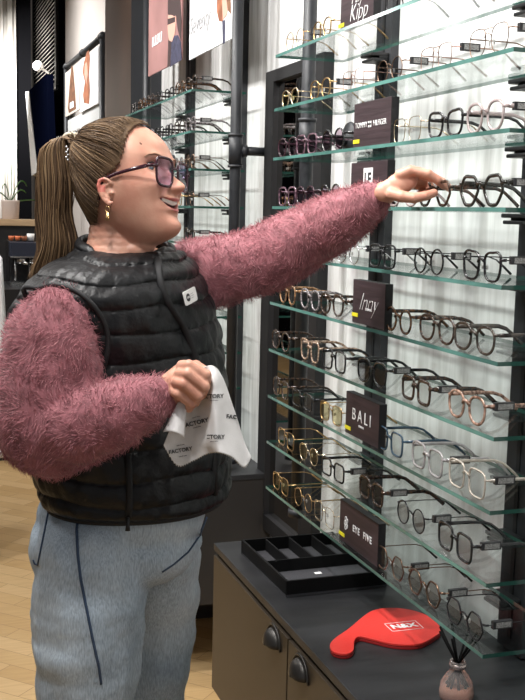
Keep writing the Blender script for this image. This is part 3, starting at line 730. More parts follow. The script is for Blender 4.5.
# orchid
oc = onY(10.5, 218, yb+.12); pot = empty('potted_orchid', (oc.x, oc.y, ztop)); tag(pot, 'orchid with green strap leaves in a pale pink pot on the oak board', 'plant')
pr_ = (onY(20, 218, yb+.12)-onY(1.5, 218, yb+.12)).length/2; ph = (onY(10, 200, yb+.12)-onY(10, 219, yb+.12)).length
q = MB(); q.lathe((0, 0, 0), [(0, 0), (pr_*.86, 0), (pr_*.9, .004), (pr_, ph*.92), (pr_*1.03, ph), (pr_*.93, ph), (pr_*.9, ph*.86), (0, ph*.86)], 32); q.build('pot', mat('pale_pink_ceramic', (.62, .52, .47), .5), pot)
M_leaf = mat('orchid_leaf', (.06, .16, .03), .4, noise_amt=.3, scale=10)
def leaf(dx, dz, dy, w):
    q = MB(); n = 14; vs = []; fs = []
    for i in range(n+1):
        t_ = i/n; x = dx*t_; z = ph*.85+dz*math.sin(t_*PI*.72)*1.1; y = dy*t_; ww = w*math.sin(PI*min(1, t_*.93+.07))**.6
        vs += [(x, y-ww, z+.006), (x, y, z), (x, y+ww, z+.006)]
        if i: a_ = 3*i; fs += [(a_-3, a_-2, a_+1, a_), (a_-2, a_-1, a_+2, a_+1)]
    q.add(vs, fs, 0, True); o = q.build('leaf', M_leaf, pot); s = o.modifiers.new('s', 'SOLIDIFY'); s.thickness = .003
s_ = pr_/.055
for a in ((-.13*s_, .06*s_, .02, .016*s_), (.10*s_, .12*s_, .0, .017*s_), (.09*s_, .07*s_, -.05, .014*s_), (-.05*s_, .10*s_, -.03, .014*s_), (.19*s_, .015*s_, .03, .011*s_)): leaf(*a)
q = MB(); q.tube([(0, 0, ph*.8), (.01, 0, ph+.1), (.012, .01, ph+.25)], .003, 6); q.build('stem', M_leaf, pot)
# coffee machine
ca = onY(10, 250, y2+.1); cb = onY(44, 250, y2+.1); ct = onY(20, 241, y2+.1).z
cm_ = empty('coffee_machine', ((ca.x+cb.x)/2, y2+.1, zc2)); tag(cm_, 'dark and chrome coffee machine on the black counter behind the ponytail', 'coffee machine')
hw = (cb.x-ca.x)/2; H = ct-zc2; M_chr = mat('brushed_chrome', (.5, .5, .5), .25, 1.)
q = MB(); q.box((-hw, 0.08, 0), (hw, .30, H)); q.build('housing', m_black, cm_, bevel=.006)
q = MB(); q.box((-hw, -.04, H*.66), (hw, .08, H*.98)); q.build('head', mat('midnight_panel', (.03, .035, .055), .3), cm_, bevel=.004)
q = MB(); q.box((-hw*1.02, -.045, H*.64), (hw*1.02, -.035, H*.68)); q.build('chrome_trim', M_chr, cm_)
q = MB(); q.box((-hw, -.05, .0), (hw, .08, .03)); q.build('drip_tray', M_chr, cm_)
q = MB()
for x in (-hw*.35, hw*.4): q.tube([(x, 0, H*.66), (x, 0, H*.52)], .03, 14); q.tube([(x, 0, H*.55), (x+.02, -.12, H*.53)], .010, 8)
q.build('group_head', M_chr, cm_)
q = MB(); q.tube([(hw*.1, .02, H*.6), (hw*.12, -.02, H*.3), (hw*.14, -.03, H*.12)], .005, 6); q.build('steam_wand', M_chr, cm_); q = MB(); q.tube([(-hw*.7, .0, H*.6), (-hw*.72, -.03, H*.15)], .005, 6); q.build('steam_wand', M_chr, cm_)
M_or = mat('orange_cup', (.60, .16, .06), .4)
for i in range(3):
    c = onY(12+i*6.5, 240, y2+.12); q = MB(); q.lathe((0, 0, 0), [(0, 0), (.022, 0), (.030, .012), (.036, .045), (.033, .045), (.02, .006), (0, .006)], 20); o = q.build('cup', M_or if i < 2 else M_rust); o.scale = (.5, .5, .6); o.location = (c.x, c.y+.05, ct+.001); tag(o, ('leftmost orange cup on top of the coffee machine', 'middle orange cup on top of the coffee machine', 'rust coloured cup right of the two orange cups')[i], 'cup', 'cups on the coffee machine')
c = onY(32, 240, y2+.12); q = MB(); q.lathe((0, 0, 0), [(0, 0), (.03, 0), (.042, .07), (.039, .07), (.027, .005), (0, .005)], 20); o = q.build('cup', M_white); o.scale = (.6, .6, .6); o.location = (c.x, c.y+.06, ct+.001); tag(o, 'white cup at the right end on top of the coffee machine', 'cup', 'cups on the coffee machine')
for i, (px, py) in enumerate(((30, 262), (34, 256), (29, 283))):
    c = onY(px, py, y2-.0); q = MB(); q.lathe((0, 0, 0), [(0, 0), (.025, 0), (.04, .03), (.043, .05), (.040, .05), (.035, .03), (0, .006)], 20)
# white tub chair edge
tc_ = empty('white_chair', (onY(-32, 300, 4.6).x, 4.6, 0)); tag(tc_, 'white moulded chair cut off by the left picture edge', 'chair')
q = MB(); n = 26; vs = []; fs = []; zt2 = onY(3, 245, 4.5).z; r_ = (onY(6.5, 262, 4.6)-onY(-32, 262, 4.6)).length
for j in range(9):
    z = .44+(zt2-.44)*j/8
    for i in range(n+1):
        a_ = -PI*.15+PI*1.3*i/n; rr = r_*(.82+.18*math.sin(PI*(.25+.6*j/8))); zz = z-(.0 if j < 6 else (j-5)*.02*abs(math.cos(a_))**3)
        vs.append((rr*math.cos(a_), rr*math.sin(a_), zz))
for j in range(8):
    for i in range(n): fs.append((j*(n+1)+i, j*(n+1)+i+1, (j+1)*(n+1)+i+1, (j+1)*(n+1)+i))
q.add(vs, fs, 0, True); o = q.build('backrest', mat('white_plastic', (.75, .75, .76), .4), tc_); s = o.modifiers.new('s', 'SOLIDIFY'); s.thickness = .012
q = MB(); q.lathe((0, 0, .43), [(0, 0), (r_*.8, 0), (r_*.85, .015), (r_*.8, .03), (0, .03)], 28); q.build('seat', MATS['white_plastic'], tc_)
q = MB(); q.tube([(0, 0, .43), (0, 0, .02)], .025, 12); q.lathe((0, 0, 0), [(0, 0), (.12, 0), (.12, .012), (.03, .03)], 28); q.build('pedestal', M_blk, tc_)

# ================================================================== THE WOMAN
skin_c = (.58, .33, .24)
M_skin = mat('skin', (.56, .30, .215), .48, col2=(.50, .235, .165), scale=26, bump=.04, bscale=220)
M_skin.node_tree.nodes['Principled BSDF'].inputs['Subsurface Weight'].default_value = .12
M_skin.node_tree.nodes['Principled BSDF'].inputs['Subsurface Radius'].default_value = (.012, .005, .003)
M_lip = mat('lips', (.50, .17, .15), .4); M_mouth = mat('mouth_inside', (.12, .02, .02), .5); M_mole = mat('mole', (.12, .05, .03), .6)
M_earred = mat('flushed_skin', (.55, .17, .13), .5)
per = empty('person', (V(120, 500).x, V(120, 500).y, 0)); 
tag(per, 'person in black quilted vest and fluffy pink sweater reaching to a shelf, cloth in fist', 'person')
def attach(o, par=per):
    o.parent = par; o.matrix_parent_inverse = Matrix.Translation(-per.location) if par is per else Matrix(); return o

# ---- head
HA = R_(25); Hf = R*math.cos(HA)-F*math.sin(HA); Hs = -F*math.cos(HA)-R*math.sin(HA); Hu = U
HO = V(126, 190, -.02); MY = .001723*(D0-.02)/D0*1.008; 
def hp(f, s, y): return HO + Hf*(f*1.02) + Hs*s + Hu*((188-y)*MY-.055*f)
def unhp(P): d = P-HO; f = d.dot(Hf)/1.02; return f, d.dot(Hs), 188-(d.dot(Hu)+.055*f)/MY
def fx(x, s=0.): return ((x-126)*MY + s*math.sin(HA))/math.cos(HA)     # pixel column to forward distance
PROF = [(121, 128), (123, 141), (126, 147), (131, 153), (136, 158), (142, 162.5), (150, 165.5), (157, 167.5), (163, 167), (168, 167.5), (174, 169), (182, 171.5), (190, 173.5), (194, 176.5), (198, 178), (202, 176), (206, 176), (209, 177), (213, 175), (217, 177), (222, 180), (227, 180.5), (232, 178), (236, 172), (240, 163), (245, 150), (248, 140)]
BACK = [(121, 122), (123, 108), (126, 100), (131, 91), (140, 84), (150, 81), (165, 80), (180, 81), (195, 85), (210, 92), (225, 98), (248, 105)]
WID = [(121, .004), (123, .028), (126, .042), (131, .055), (140, .067), (150, .0735), (165, .0755), (180, .0745), (192, .073), (202, .070), (212, .064), (221, .056), (229, .047), (236, .037), (242, .028), (248, .018)]
PROFS = [(121, 128), (123, 141), (126, 147), (136, 158), (150, 165.5), (168, 168), (190, 172), (205, 173), (217, 173.5), (227, 171.5), (236, 165), (242, 156), (248, 140)]
def head_pt(y, a, off=0.):
    """a: angle from straight ahead (positive towards the viewer's side)"""
    ff = fx(interp(PROFS, y)[0])+off; fb = fx(interp(BACK, y)[0])-off; w = interp(WID, y)[0]+off
    fm = .012+max(0, y-200)**2*.000012
    c, s_ = math.cos(a), math.sin(a)
    if c >= 0:
        e = .80+.15*max(0, min(1, (y-195)/45))+.15*max(0, min(1, (158-y)/20))
        f = fm+(ff-fm)*abs(c)**e; s = w*sgn(s_, .92)
    else:
        f = fm+(fm-fb)*c; s = w*sgn(s_, .9)
    return f, s
def nose(y): return interp([(160, 0), (165, .001), (170, .005), (176, .013), (181, .0225), (184, .0270), (187, .0265), (190, .0185), (192.5, .007), (195, 0), (200, 0)], y)[0]
def mouth(s):
    u = min(1, abs(s)/.030); yu = 199.4-1.4*u*u; return yu, yu+7.4*(1-u**2.2)
def sculpt(f, s, y):
    if f > .0:
        f += (fx(interp(PROF, y)[0])-fx(interp(PROFS, y)[0]))*math.exp(-(s/.024)**2)
        sg = .0075 if y < 176 else (.0105 if y < 183 else .0125)
        f += nose(y)*math.exp(-(s/sg)**2)
        # nostril wings
        f += .006*math.exp(-((abs(s)-.0125)/.006)**2-((y-188)/3.2)**2)
        # eye sockets and brow
        f -= .009*math.exp(-((abs(s)-.032)/.014)**2-((y-168)/5.5)**2)
        f += .004*math.exp(-((abs(s)-.028)/.018)**2-((y-157)/4)**2)
        # raised smiling cheeks
        ch = math.exp(-((abs(s)-.044)/.017)**2-((y-186)/9)**2); f += .009*ch
        # fold beside the mouth
        fo = math.exp(-((abs(s)-(.022+.0008*(y-188)))/.0040)**2-((y-196)/6)**2); f -= .0028*fo
        # open smile
        yu, yl = mouth(s); hgt = max(yl-yu, .01)
        if abs(s) < .030: f -= .013*math.exp(-((y-(yu+yl)/2)/(hgt/2+.25))**6)
        # lips
        f += .0022*math.exp(-(s/.027)**4)*(math.exp(-((y-yu+1.3)/1.5)**2)+1.2*math.exp(-((y-yl-1.7)/1.9)**2))
        # dimple under the lower lip, chin
        f += .003*math.exp(-(s/.016)**2-((y-223)/6)**2)
    return f, s
hm = MB(); NY, NA = 150, 180; ys_ = [121+(248-121)*i/NY for i in range(NY+1)]
vs = []
for y in ys_:
    for j in range(NA):
        f, s = head_pt(y, 2*PI*j/NA); f, s = sculpt(f, s, y); vs.append(hp(f, s, y))
fs = [(i*NA+j, i*NA+(j+1) % NA, (i+1)*NA+(j+1) % NA, (i+1)*NA+j) for i in range(NY) for j in range(NA)]
fs += [tuple(range(NA))[::-1], tuple(NY*NA+j for j in range(NA))]
hm.add(vs, fs, 0, True)
# ears
for sd in (1, -1):
    def ep(x, y, o): return hp(fx(x, .0), 0, y)+Hs*(sd*(.0735+o))
    ex = 126+ (fx(0)-fx(0)); 
    def ec(df, y, o): return hp(df+.015, sd*(.0725+o), y+5)
    rim = [ec(.004, 183, .004), ec(.001, 180, .007), ec(-.006, 178.5, .010), ec(-.0125, 180.5, .013), ec(-.015, 186, .014), ec(-.0135, 192, .012), ec(-.009, 198, .009), ec(-.004, 202, .006), ec(.001, 203.5, .004), ec(.005, 201, .003)]
    chain(hm, [(p, .0031) for p in rim], .4)
    for p, r in ((ec(-.003, 200, .005), .0048), (ec(.0, 202.5, .0045), .0045)): ball(hm, p, r)
    c = ec(-.0055, 190, .0035); ell(hm, c, Hf*.0095+Hs*sd*-.005, Hu*.018, Hs*sd*.0035)
    chain(hm, [(ec(-.001, 184, .0065), .002), (ec(-.0065, 186.5, .009), .0022), (ec(-.0075, 193, .0085), .0022), (ec(-.002, 197, .006), .0022)], .4)
    ball(hm, ec(.004, 192, .003), .0035)
# neck
for t_ in range(9):
    y = 205+t_*8; cx = 119-t_*.6; c = HO+Hf*fx(cx)+Hu*((188-y)*MY)+Hf*.0; rr = .050+.0008*max(0, t_-3)**2+.002*max(0, 3-t_)*-1
    ell(hm, c, Hf*(rr*1.02), Hs*(rr*1.0), Hu*.03)
# soft double chin bridge between jaw and neck
for x, y, r in ((150, 236, .017), (143, 243, .022), (136, 250, .028)): ell(hm, hp(fx(x), 0, y), Hf*r, Hs*r*1.25, Hu*r*.7)
# trunk, thighs, legs (under the clothes)
def E3(x, y, w, a, b, c): ell(hm, V(x, y, w), R0*a, FH*b, Vector((0, 0, c)))
E3(122, 285, .02, .085, .12, .06); E3(125, 330, 0, .11, .13, .09); E3(128, 390, 0, .12, .12, .10); E3(125, 450, 0, .12, .12, .1); E3(118, 515, 0, .125, .125, .07)
shN, shF = V(66, 318, -.13), V(196, 275, .13)
elN, wrN = V(42, 435, -.20), V(164, 392, -.235)
chain(hm, [(V(115, 275, 0), .05), (shN, .035), (elN, .032), (wrN, .024)])
WF = .045
elF, wrF = V(286, 251, .165), V(385, 193, .052)
chain(hm, [(V(135, 270, .03), .05), (shF, .032), (elF, .030), (wrF, .022)])
foot = {}
for nm, pts in (('near', [(100, 540, -.07, .055), (88, 660, -.10, .045), (84, 790, -.085, .05), (84, 880, -.09, .045), (82, 945, -.09, .034)]), ('far', [(142, 540, .07, .055), (146, 660, .10, .042), (132, 770, .09, .05), (128, 850, .09, .045), (126, 905, .09, .034)])):
    chain(hm, [(V(x, y, w), r) for x, y, w, r in pts]); foot[nm] = V(*pts[-1][:3])

# ---- hands
def finger(pts, r0, r1):
    P = [V(*p) for p in pts]; n = len(P); chain(hm, [(p, r0+(r1-r0)*i/(n-1)) for i, p in enumerate(P)], .3)
    for i, p in enumerate(P[1:-1]): ball(hm, p, (r0+(r1-r0)*(i+1)/(n-1))*1.07)
# near fist round the cloth
for x, y, w, a in ((166, 391, -.235, .024), (172, 388, -.24, .0255), (179, 384, -.243, .0265), (184, 381, -.243, .024)):
    ell(hm, V(x, y, w), R*a+U*a*.2, U*a*1.05-R*a*.1, F*a*.72)
finger([(182, 366, -.250), (189, 365.5, -.262), (206, 375, -.262), (207, 384, -.242), (199, 383, -.225)], .0098, .0078)
finger([(180, 374, -.258), (188, 374, -.270), (204.5, 386.5, -.268), (202, 394, -.246), (194, 391, -.228)], .0100, .0080)
finger([(177, 382, -.262), (183.5, 384, -.272), (198, 396, -.268), (195, 402, -.246), (188, 397, -.230)], .0098, .0078)
finger([(173, 391, -.258), (178.5, 394, -.268), (191, 403.5, -.262), (189, 408, -.244), (182, 402, -.230)], .0088, .0070)
finger([(170, 378, -.215), (183, 367, -.205), (196, 366, -.205), (205, 371, -.222)], .0115, .0085)
# far hand reaching to the frame on the shelf
dh = (held.location-CAM).dot(F)
def wf(y, k=0.): return dh-(D0+.000226*(y-180))+k
g = wf(190)
for x, y, k, a in ((386, 192, .004, .021), (392, 189, .002, .023), (399, 184.5, .0, .024), (405, 181.5, .0, .022)):
    ell(hm, V(x, y, wf(y)+k-.006), R*a-U*a*.1, U*a*.85+R*a*.2, F*a*.62)
finger([(400, 175, g-.010), (411, 170.5, g-.016), (428, 174, g-.024), (438, 180.5, g-.022), (444, 186, g-.017)], .0105, .0072)
finger([(402, 177, g+.006), (414, 173, g+.004), (431, 176.5, g+.000), (442, 182, g+.000), (449, 188, g-.001)], .0105, .0074)
finger([(402, 181, g+.020), (413, 178, g+.022), (427, 181, g+.024), (431, 188, g+.022), (427, 194, g+.016)], .0100, .0074)
finger([(400, 186, g+.030), (410, 184, g+.036), (421, 186, g+.038), (424, 192, g+.034), (420, 197, g+.028)], .0088, .0068)
finger([(392, 194, g-.018), (402, 196.5, g-.028), (414, 198, g-.034), (425, 196, g-.034), (434, 193, g-.028)], .0115, .0078)
bm_ = remesh(hm, .0021, 2, 'body', .45)
body = obj('body', bm_, [M_skin, M_lip, M_mouth, M_earred, M_mole]); attach(body)
mole = hp(*sculpt(*head_pt(147, R_(42)), 147), 147)
for p in bm_.polygons:
    c = p.center; d = c-HO
    if d.length < .16:
        f, s, y = unhp(c)
        if f > .06 and abs(s) < .034 and 194 < y < 214:
            yu, yl = mouth(s)
            if abs(s) < .030 and yu < y < yl: p.material_index = 2
            elif abs(s) < .0305 and yu-2.6*(1-abs(s)/.034) < y <= yu: p.material_index = 1
            elif abs(s) < .030 and yl <= y < yl+3.8*(1-abs(s)/.036): p.material_index = 1
        if s > .081 and f > -.005 and f < .011 and 181 < y < 197 : p.material_index = 3
        if (c-mole).length < .0022: p.material_index = 4

# teeth, eyes, brows
def face_at(s, y, dep=0.):
    ff = fx(interp(PROFS, y)[0]); w = interp(WID, y)[0]; sa = min(.999, (abs(s)/w)**(1/.92)); c = math.sqrt(1-sa*sa)
    f = .012+(ff-.012)*c**.8; f, _ = sculpt(f, s, y); return f-dep
q = MB(); n = 24; vs = []; fs = []
for i in range(n+1):
    s = -.025+.050*i/n; yt = mouth(s)[0]-.6; f = fx(176.2)-.0040-9*s*s+.0005*abs(math.sin(i*PI/2.4))
    vs += [hp(f, s, yt), hp(f-.0005, s, yt+5.2-abs(s)*70)]
    if i: fs.append((2*i-2, 2*i-1, 2*i+1, 2*i))
q.add(vs, fs, 0, True); o = q.build('teeth', mat('tooth_enamel', (.80, .74, .66), .25)); s = o.modifiers.new('s', 'SOLIDIFY'); s.thickness = .002; attach(o)
for sd in (1, -1):
    q = MB(); c = hp(.0600, sd*.0305, 169.8); ball(q, c, .0115); o = q.build('eye', [mat('eye_white', (.75, .70, .66), .2), mat('iris', (.12, .16, .17), .2), M_dtext]); attach(o)
    look = (Hf+Hs*.05-Hu*.12).normalized()
    for p in o.data.polygons:
        d = (p.center-c).normalized().dot(look); p.material_index = 2 if d > .97 else (1 if d > .88 else 0)
    q = MB(); q.tube([hp(face_at(sd*s_, y_)+.0018, sd*s_, y_) for s_, y_ in ((.020, 167.5), (.026, 164.6), (.033, 163.8), (.040, 165.2), (.046, 167.6))], [.0009, .0013, .0015, .0013, .0009], 6); o = q.build('eyelashes', M_dtext); attach(o)
    q = MB(); q.tube([hp(face_at(sd*s_, y_)+.0008, sd*s_, y_) for s_, y_ in ((.016, 158.0), (.024, 156), (.034, 155.4), (.044, 157), (.050, 160))], [.0014, .0018, .0018, .0014, .0006], 6); o = q.build('eyebrow', mat('brown_brow', (.30, .17, .11), .9)); attach(o)

# ---- worn spectacles
M_wine = mat('dark_wine_acetate', (.030, .005, .012), .25, coat=.2)
wg = empty('spectacles', (0, 0, 0)); attach(wg); wg.matrix_parent_inverse = Matrix.Translation(-per.location)
def gp(b, s, z, y0=173.5): return hp(.0965-b, s, y0)+Hu*z
q = MB()
for sd in (1, -1):
    O = [gp(abs(y_+.034)**2*2.0+ (.0), sd*(y_+.0310), z_) for y_, z_ in outline('square', .043, .047, 32)]
    q.tube(O, 1, 8, closed=True, flat=(.0020, .0025, Hf))
q.tube([gp(0, .011, .006), gp(-.001, .004, .009), gp(-.001, -.004, .009), gp(0, -.011, .006)], .0022, 8)
for sd in (1, -1): q.tube([gp(.004, sd*.053, .008), gp(.009, sd*.063, .007), gp(.018, sd*.0685, .005)], .0027, 8)
o = q.build('rim', M_wine, wg)
M_wl = glassmat('mauve_lens', (.52, .44, .68), 1.2)
for sd in (1, -1):
    q = MB(); O = [gp(abs(y_+.034)**2*2.0, sd*(y_+.0310), z_) for y_, z_ in outline('square', .0425, .0465, 32)]; q.add(O, [tuple(range(32))]); q.build('lens', M_wl, wg)
    q = MB(); q.tube([gp(.016, sd*.0685, .005), gp(.045, sd*.0765, -.003), gp(.066, sd*.0795, -.009), gp(.082, sd*.0795, -.015), gp(.092, sd*.079, -.022), gp(.099, sd*.078, -.036), gp(.101, sd*.077, -.052)], [1, .9, .85, .9, .9, 1, 1], 8, flat=(.0034, .0019, Hu)); q.build('temple', M_wine, wg)

# ---- hair
hairM = [mat('dark_blonde_hair', (.112, .066, .034), .62, noise_amt=.3, scale=30, spec=.3), mat('brown_hair', (.060, .033, .018), .62, spec=.3), mat('honey_blonde_hair', (.175, .106, .054), .6, spec=.3), mat('pale_blonde_hair', (.25, .165, .09), .6, spec=.3)]
def hairline_x(y): return interp([(112, 144), (118, 146), (123, 144), (128, 139), (135, 134.5), (150, 130), (162, 127), (170, 124), (176, 117), (183, 109), (195, 104), (210, 102), (230, 97), (250, 92)], y)[0]
TIE = hp(fx(68), 0, 139)
q = MB(); NYc, NAc = 64, 120; vs = []; keep = {}
ysc = [119.5+(240-119.5)*i/NYc for i in range(NYc+1)]
def scalp(y, a, off):
    yy = 121+(y-119.5)*(240-121)/(240-119.5) if y < 240 else y
    f, s = head_pt(yy, a, off); 
    # crown swept towards the tie, nape drawn in
    return hp(f, s, y-off*250*math.exp(-((y-117)/12)**2))
for y in ysc:
    for j in range(NAc): vs.append(scalp(y, 2*PI*j/NAc, .0050))
def in_hair(P):
    f, s, y = unhp(P)
    xn = 126+(f*math.cos(HA)-abs(s)*math.sin(HA))/MY
    # on the front the line is the same seen from its own side
    return xn < hairline_x(y)-(9+max(0, 132-y)*1.3 if s < -.012 and y < 165 else 0)
fs = []
for i in range(NYc):
    for j in range(NAc):
        f_ = (i*NAc+j, i*NAc+(j+1) % NAc, (i+1)*NAc+(j+1) % NAc, (i+1)*NAc+j)
        if in_hair(sum((vs[k] for k in f_), Vector())/4): fs.append(f_)
fs.append(tuple(range(NAc))[::-1])
q.add(vs, fs, 0, True)
hair = obj('hair', q.mesh('hair'), hairM); attach(hair)
so = hair.modifiers.new('s', 'SOLIDIFY'); so.thickness = .0015; so.offset = -1
full = MB(); full.add(vs, [(i*NAc+j, i*NAc+(j+1) % NAc, (i+1)*NAc+(j+1) % NAc, (i+1)*NAc+j) for i in range(NYc) for j in range(NAc)]+[tuple(range(NAc))], 0)
bvh = BVHTree.FromPolygons([Vector(v) for v in full.v], full.f)
rh = random.Random(11)
sq = MB(); count = 0
while count < 4200:
    if count < 1100:  # along the hairline
        y = rh.uniform(119.8, 236); a = rh.uniform(0, 2*PI)
        P = scalp(y, a, .007); f, s, yy = unhp(P)
        xn = 126+(f*math.cos(HA)-abs(s)*math.sin(HA))/MY
        hl = hairline_x(yy)-(9+max(0, 132-yy)*1.3 if s < -.012 and yy < 165 else 0)
        if not (-7 < xn-hl < 1.5): continue
    else:
        y = rh.uniform(119.6, 238); a = rh.uniform(0, 2*PI); P = scalp(y, a, .007)
        if not in_hair(P): continue
    n = 12; off = rh.uniform(.0, .0020); pts = []; tgt = TIE+Vector((rh.gauss(0, .004), rh.gauss(0, .004), rh.gauss(0, .005)))
    lift = rh.uniform(-.0006, .0010); wob = y*.05+a; sidev = Vector((noise.noise(P*30), noise.noise(P*30+Vector((5, 1, 2))), noise.noise(P*30+Vector((1, 7, 4)))))*.006
    for i in range(n+1):
        t_ = i/n; X = P.lerp(tgt, t_)
        if t_ < .97:
            r_ = bvh.find_nearest(X+(X-(HO+Hu*.01)).normalized()*.05)
            Y = r_[0]+r_[1]*0; out = (Y-(HO+Hu*.01)).normalized(); e = max(0, (t_-.8)/.2)
            Y = Y.lerp(X, e*e); X = Y+out*(off+.0015+lift*math.sin(t_*9+wob))*(1-e)
        pts.append(X+sidev*math.sin(PI*t_))
    m_ = rh.choices((0, 1, 2, 3), (5, 2.5, 3.2, 1.0))[0]
    w_ = rh.uniform(.0004, .0009); sq.tube(pts, [w_*(.3+.7*min(1, i/3)) for i in range(n+1)], 3, m_, caps=False); count += 1
attach(obj('hair_strands', sq.mesh('hair_strands', fix=False), hairM), hair)
# ponytail
def pt_mid(t_):  # centre line and half width in pixels
    return interp([(0, 66, 140, 4, .010), (.08, 58, 138.5, 7, .016), (.2, 54, 151, 12.5, .024), (.38, 56, 181, 16, .030), (.6, 55, 215, 16.5, .030), (.8, 57, 245, 19, .032), (1., 49, 279, 17, .026)], t_)
q = MB(); rows = 26; ng = 20; vs = []; fs = []
for i in range(rows+1):
    t_ = i/rows*.93; x, y, hw_, hd_ = pt_mid(t_)
    for k in range(ng):
        a_ = 2*PI*k/ng; vs.append(V(x+.86*hw_*math.cos(a_)*(1+.06*math.sin(5*a_+t_*7)), y+.25*hw_*math.cos(a_)*(-1 if t_ < .15 else .2), -.0+.86*hd_*math.sin(a_)))
fs = [(i*ng+k, i*ng+(k+1) % ng, (i+1)*ng+(k+1) % ng, (i+1)*ng+k) for i in range(rows) for k in range(ng)]+[tuple(rows*ng+k for k in range(ng))]
q.add(vs, fs, 0, True); pony = obj('ponytail', q.mesh('ponytail'), hairM); attach(pony)
sq = MB()
for i in range(2600):
    a_ = rh.uniform(0, 2*PI); rr = math.sqrt(rh.uniform(.35, 1.0)) if rh.random() < .93 else rh.uniform(1, 1.16); L = rh.choice((1, 1, 1, .97, .9, .8)); ph_ = rh.uniform(0, 6); am = rh.uniform(0, .06)
    a2 = a_+rh.gauss(0, .35); pts = []
    for j in range(15):
        t_ = j/14*L; x, y, hw_, hd_ = pt_mid(t_); aa = a_+(a2-a_)*t_; r2 = rr+am*math.sin(t_*8+ph_)
        sp = 1+(.25*max(0, t_-.85)/.15)
        pts.append(V(x+2.2*math.sin(t_*7+2.5*a_)*t_+hw_*r2*sp*math.cos(aa)*(1+.06*math.sin(5*aa+t_*7)), y+.25*hw_*math.cos(aa)*(-1 if t_ < .15 else .2)+(rh.uniform(-6, 10) if j == 14 else 0), hd_*r2*math.sin(aa)))
    w_ = rh.uniform(.0005, .0012); sq.tube(pts, [w_]*12+[w_*.8, w_*.6, w_*.25], 3, rh.choices((0, 1, 2, 3), (5, 3, 3, 1.0))[0], caps=False)
attach(obj('hair_strands', sq.mesh('hair_strands', fix=False), hairM), pony)
# coiled hair tie
q = MB(); ax = (V(60, 138)-TIE).normalized(); u_ = ax.orthogonal().normalized(); v_ = ax.cross(u_); c = TIE+ax*.004
q.tube([c+ax*(.010*math.sin(i*.9)*.5)+(u_*math.cos(i/60*2*PI*3)+v_*math.sin(i/60*2*PI*3))*(.0165+.0015*math.cos(i*2.2)) for i in range(61)], .0035, 8)
attach(q.build('hair_tie', mat('pearl_blonde_tie', (.62, .52, .38), .35, noise_amt=.4, scale=200)))
# small rhinestone ribbon below the tie
q = MB()
for i in range(6): ball(q, V(66.5+(i % 2)*1.5, 147+i*2.6, -.034), .0024)
attach(q.build('glitter_clip', mat('silver_glitter', (.75, .75, .78), .2, .8)))
# earring
q = MB(); e0 = hp(.014, .080, 210.5)
q.tube([e0+Hf*(.0045*math.sin(2*PI*i/16))-Hu*(.0045-.0045*math.cos(2*PI*i/16)) for i in range(16)], .0008, 6, closed=True)
c = e0-Hu*.016
for a_ in (-.6, -.2, .2, .6): q.tube([c+Hu*.008, c+Hf*(.008*math.sin(a_))-Hu*(.008*math.cos(a_)), c-Hu*.002+Hf*.003*math.sin(a_*2)], .0009, 6)
attach(q.build('earring', m_gold))

# ---- sweater
swm = MB()
chain(swm, [(V(62, 322, -.160), .070), (V(54, 345, -.172), .083), (V(50, 385, -.185), .087), (V(46, 425, -.195), .082), (V(52, 434, -.21), .072)], .25)
chain(swm, [(V(48, 428, -.20), .078), (V(78, 427, -.235), .065), (V(108, 417, -.245), .056), (V(138, 405, -.242), .046), (V(158, 396, -.238), .037), (V(166, 392, -.236), .030)], .25)
chain(swm, [(V(186, 278, .12), .072), (V(215, 272, .145), .071), (V(250, 264, .165), .067), (V(285, 250, .165), .066), (V(315, 234, .14), .062), (V(345, 217, .10), .053), (V(368, 203, .07), .040), (V(380, 196, .056), .026)], .25)
for x, y, w, a, b, c in ((122, 290, .02, .10, .15, .06), (124, 335, 0, .12, .14, .09), (126, 390, 0, .13, .13, .1), (124, 450, 0, .13, .13, .1)): ell(swm, V(x, y, w), R0*a, FH*b, Vector((0, 0, c)))
sm_ = remesh(swm, .0065, 6, 'sweater')
for v in sm_.vertices:   # soft folds
    n_ = noise.noise(v.co*14)*.0055+noise.noise(v.co*34)*.0025; v.co += v.normal*n_
M_sw = mat('dusty_rose_wool', (.33, .125, .145), .95, noise_amt=.35, scale=45, sheen=.2)
M_f1 = mat('rose_fluff', (.40, .165, .185), .95, sheen=.1, spec=.1); M_f2 = mat('pale_rose_fluff', (.49, .235, .25), .95, sheen=.1, spec=.1); M_f3 = mat('deep_rose_fluff', (.31, .115, .135), .95, spec=.1)
sw = obj('sweater', sm_, M_sw); attach(sw)
polys = [p for p in sm_.polygons]
tot = 0; cum = []
vr = lambda P: P-CAM
for p in polys:
    c = p.center; px_, py_ = proj(c)
    inside = 112 < px_ < 178 and py_ < 500 and (c-V(px_, py_)).dot(F) > -.13
    tot += 0 if (inside or py_ > 480) else p.area; cum.append(tot)
import bisect
fq = MB(); rf = random.Random(5)
for i in range(60000):
    r_ = rf.uniform(0, tot); p = polys[bisect.bisect_left(cum, r_)]
    c = p.center+Vector((rf.gauss(0, .002), rf.gauss(0, .002), rf.gauss(0, .002)))
    nrm = p.normal; fl = Vector((noise.noise(c*22), noise.noise(c*22+Vector((9, 3, 1))), noise.noise(c*22+Vector((2, 7, 5)))-.25))
    fl = (fl-nrm*fl.dot(nrm)); L = rf.uniform(.004, .0125)
    d1 = (nrm*rf.uniform(.25, .9)+fl*1.6+Vector((rf.gauss(0, .25), rf.gauss(0, .25), rf.gauss(0, .25)))).normalized()
    d2 = (d1+fl*1.5-nrm*.2).normalized(); w_ = rf.uniform(.00025, .0005)
    fq.tube([c-nrm*.001, c+d1*L*.55, c+d1*L*.55+d2*L*.5], [w_, w_*.8, w_*.15], 3, rf.choices((0, 1, 2), (5, 2.2, 3))[0], caps=False)
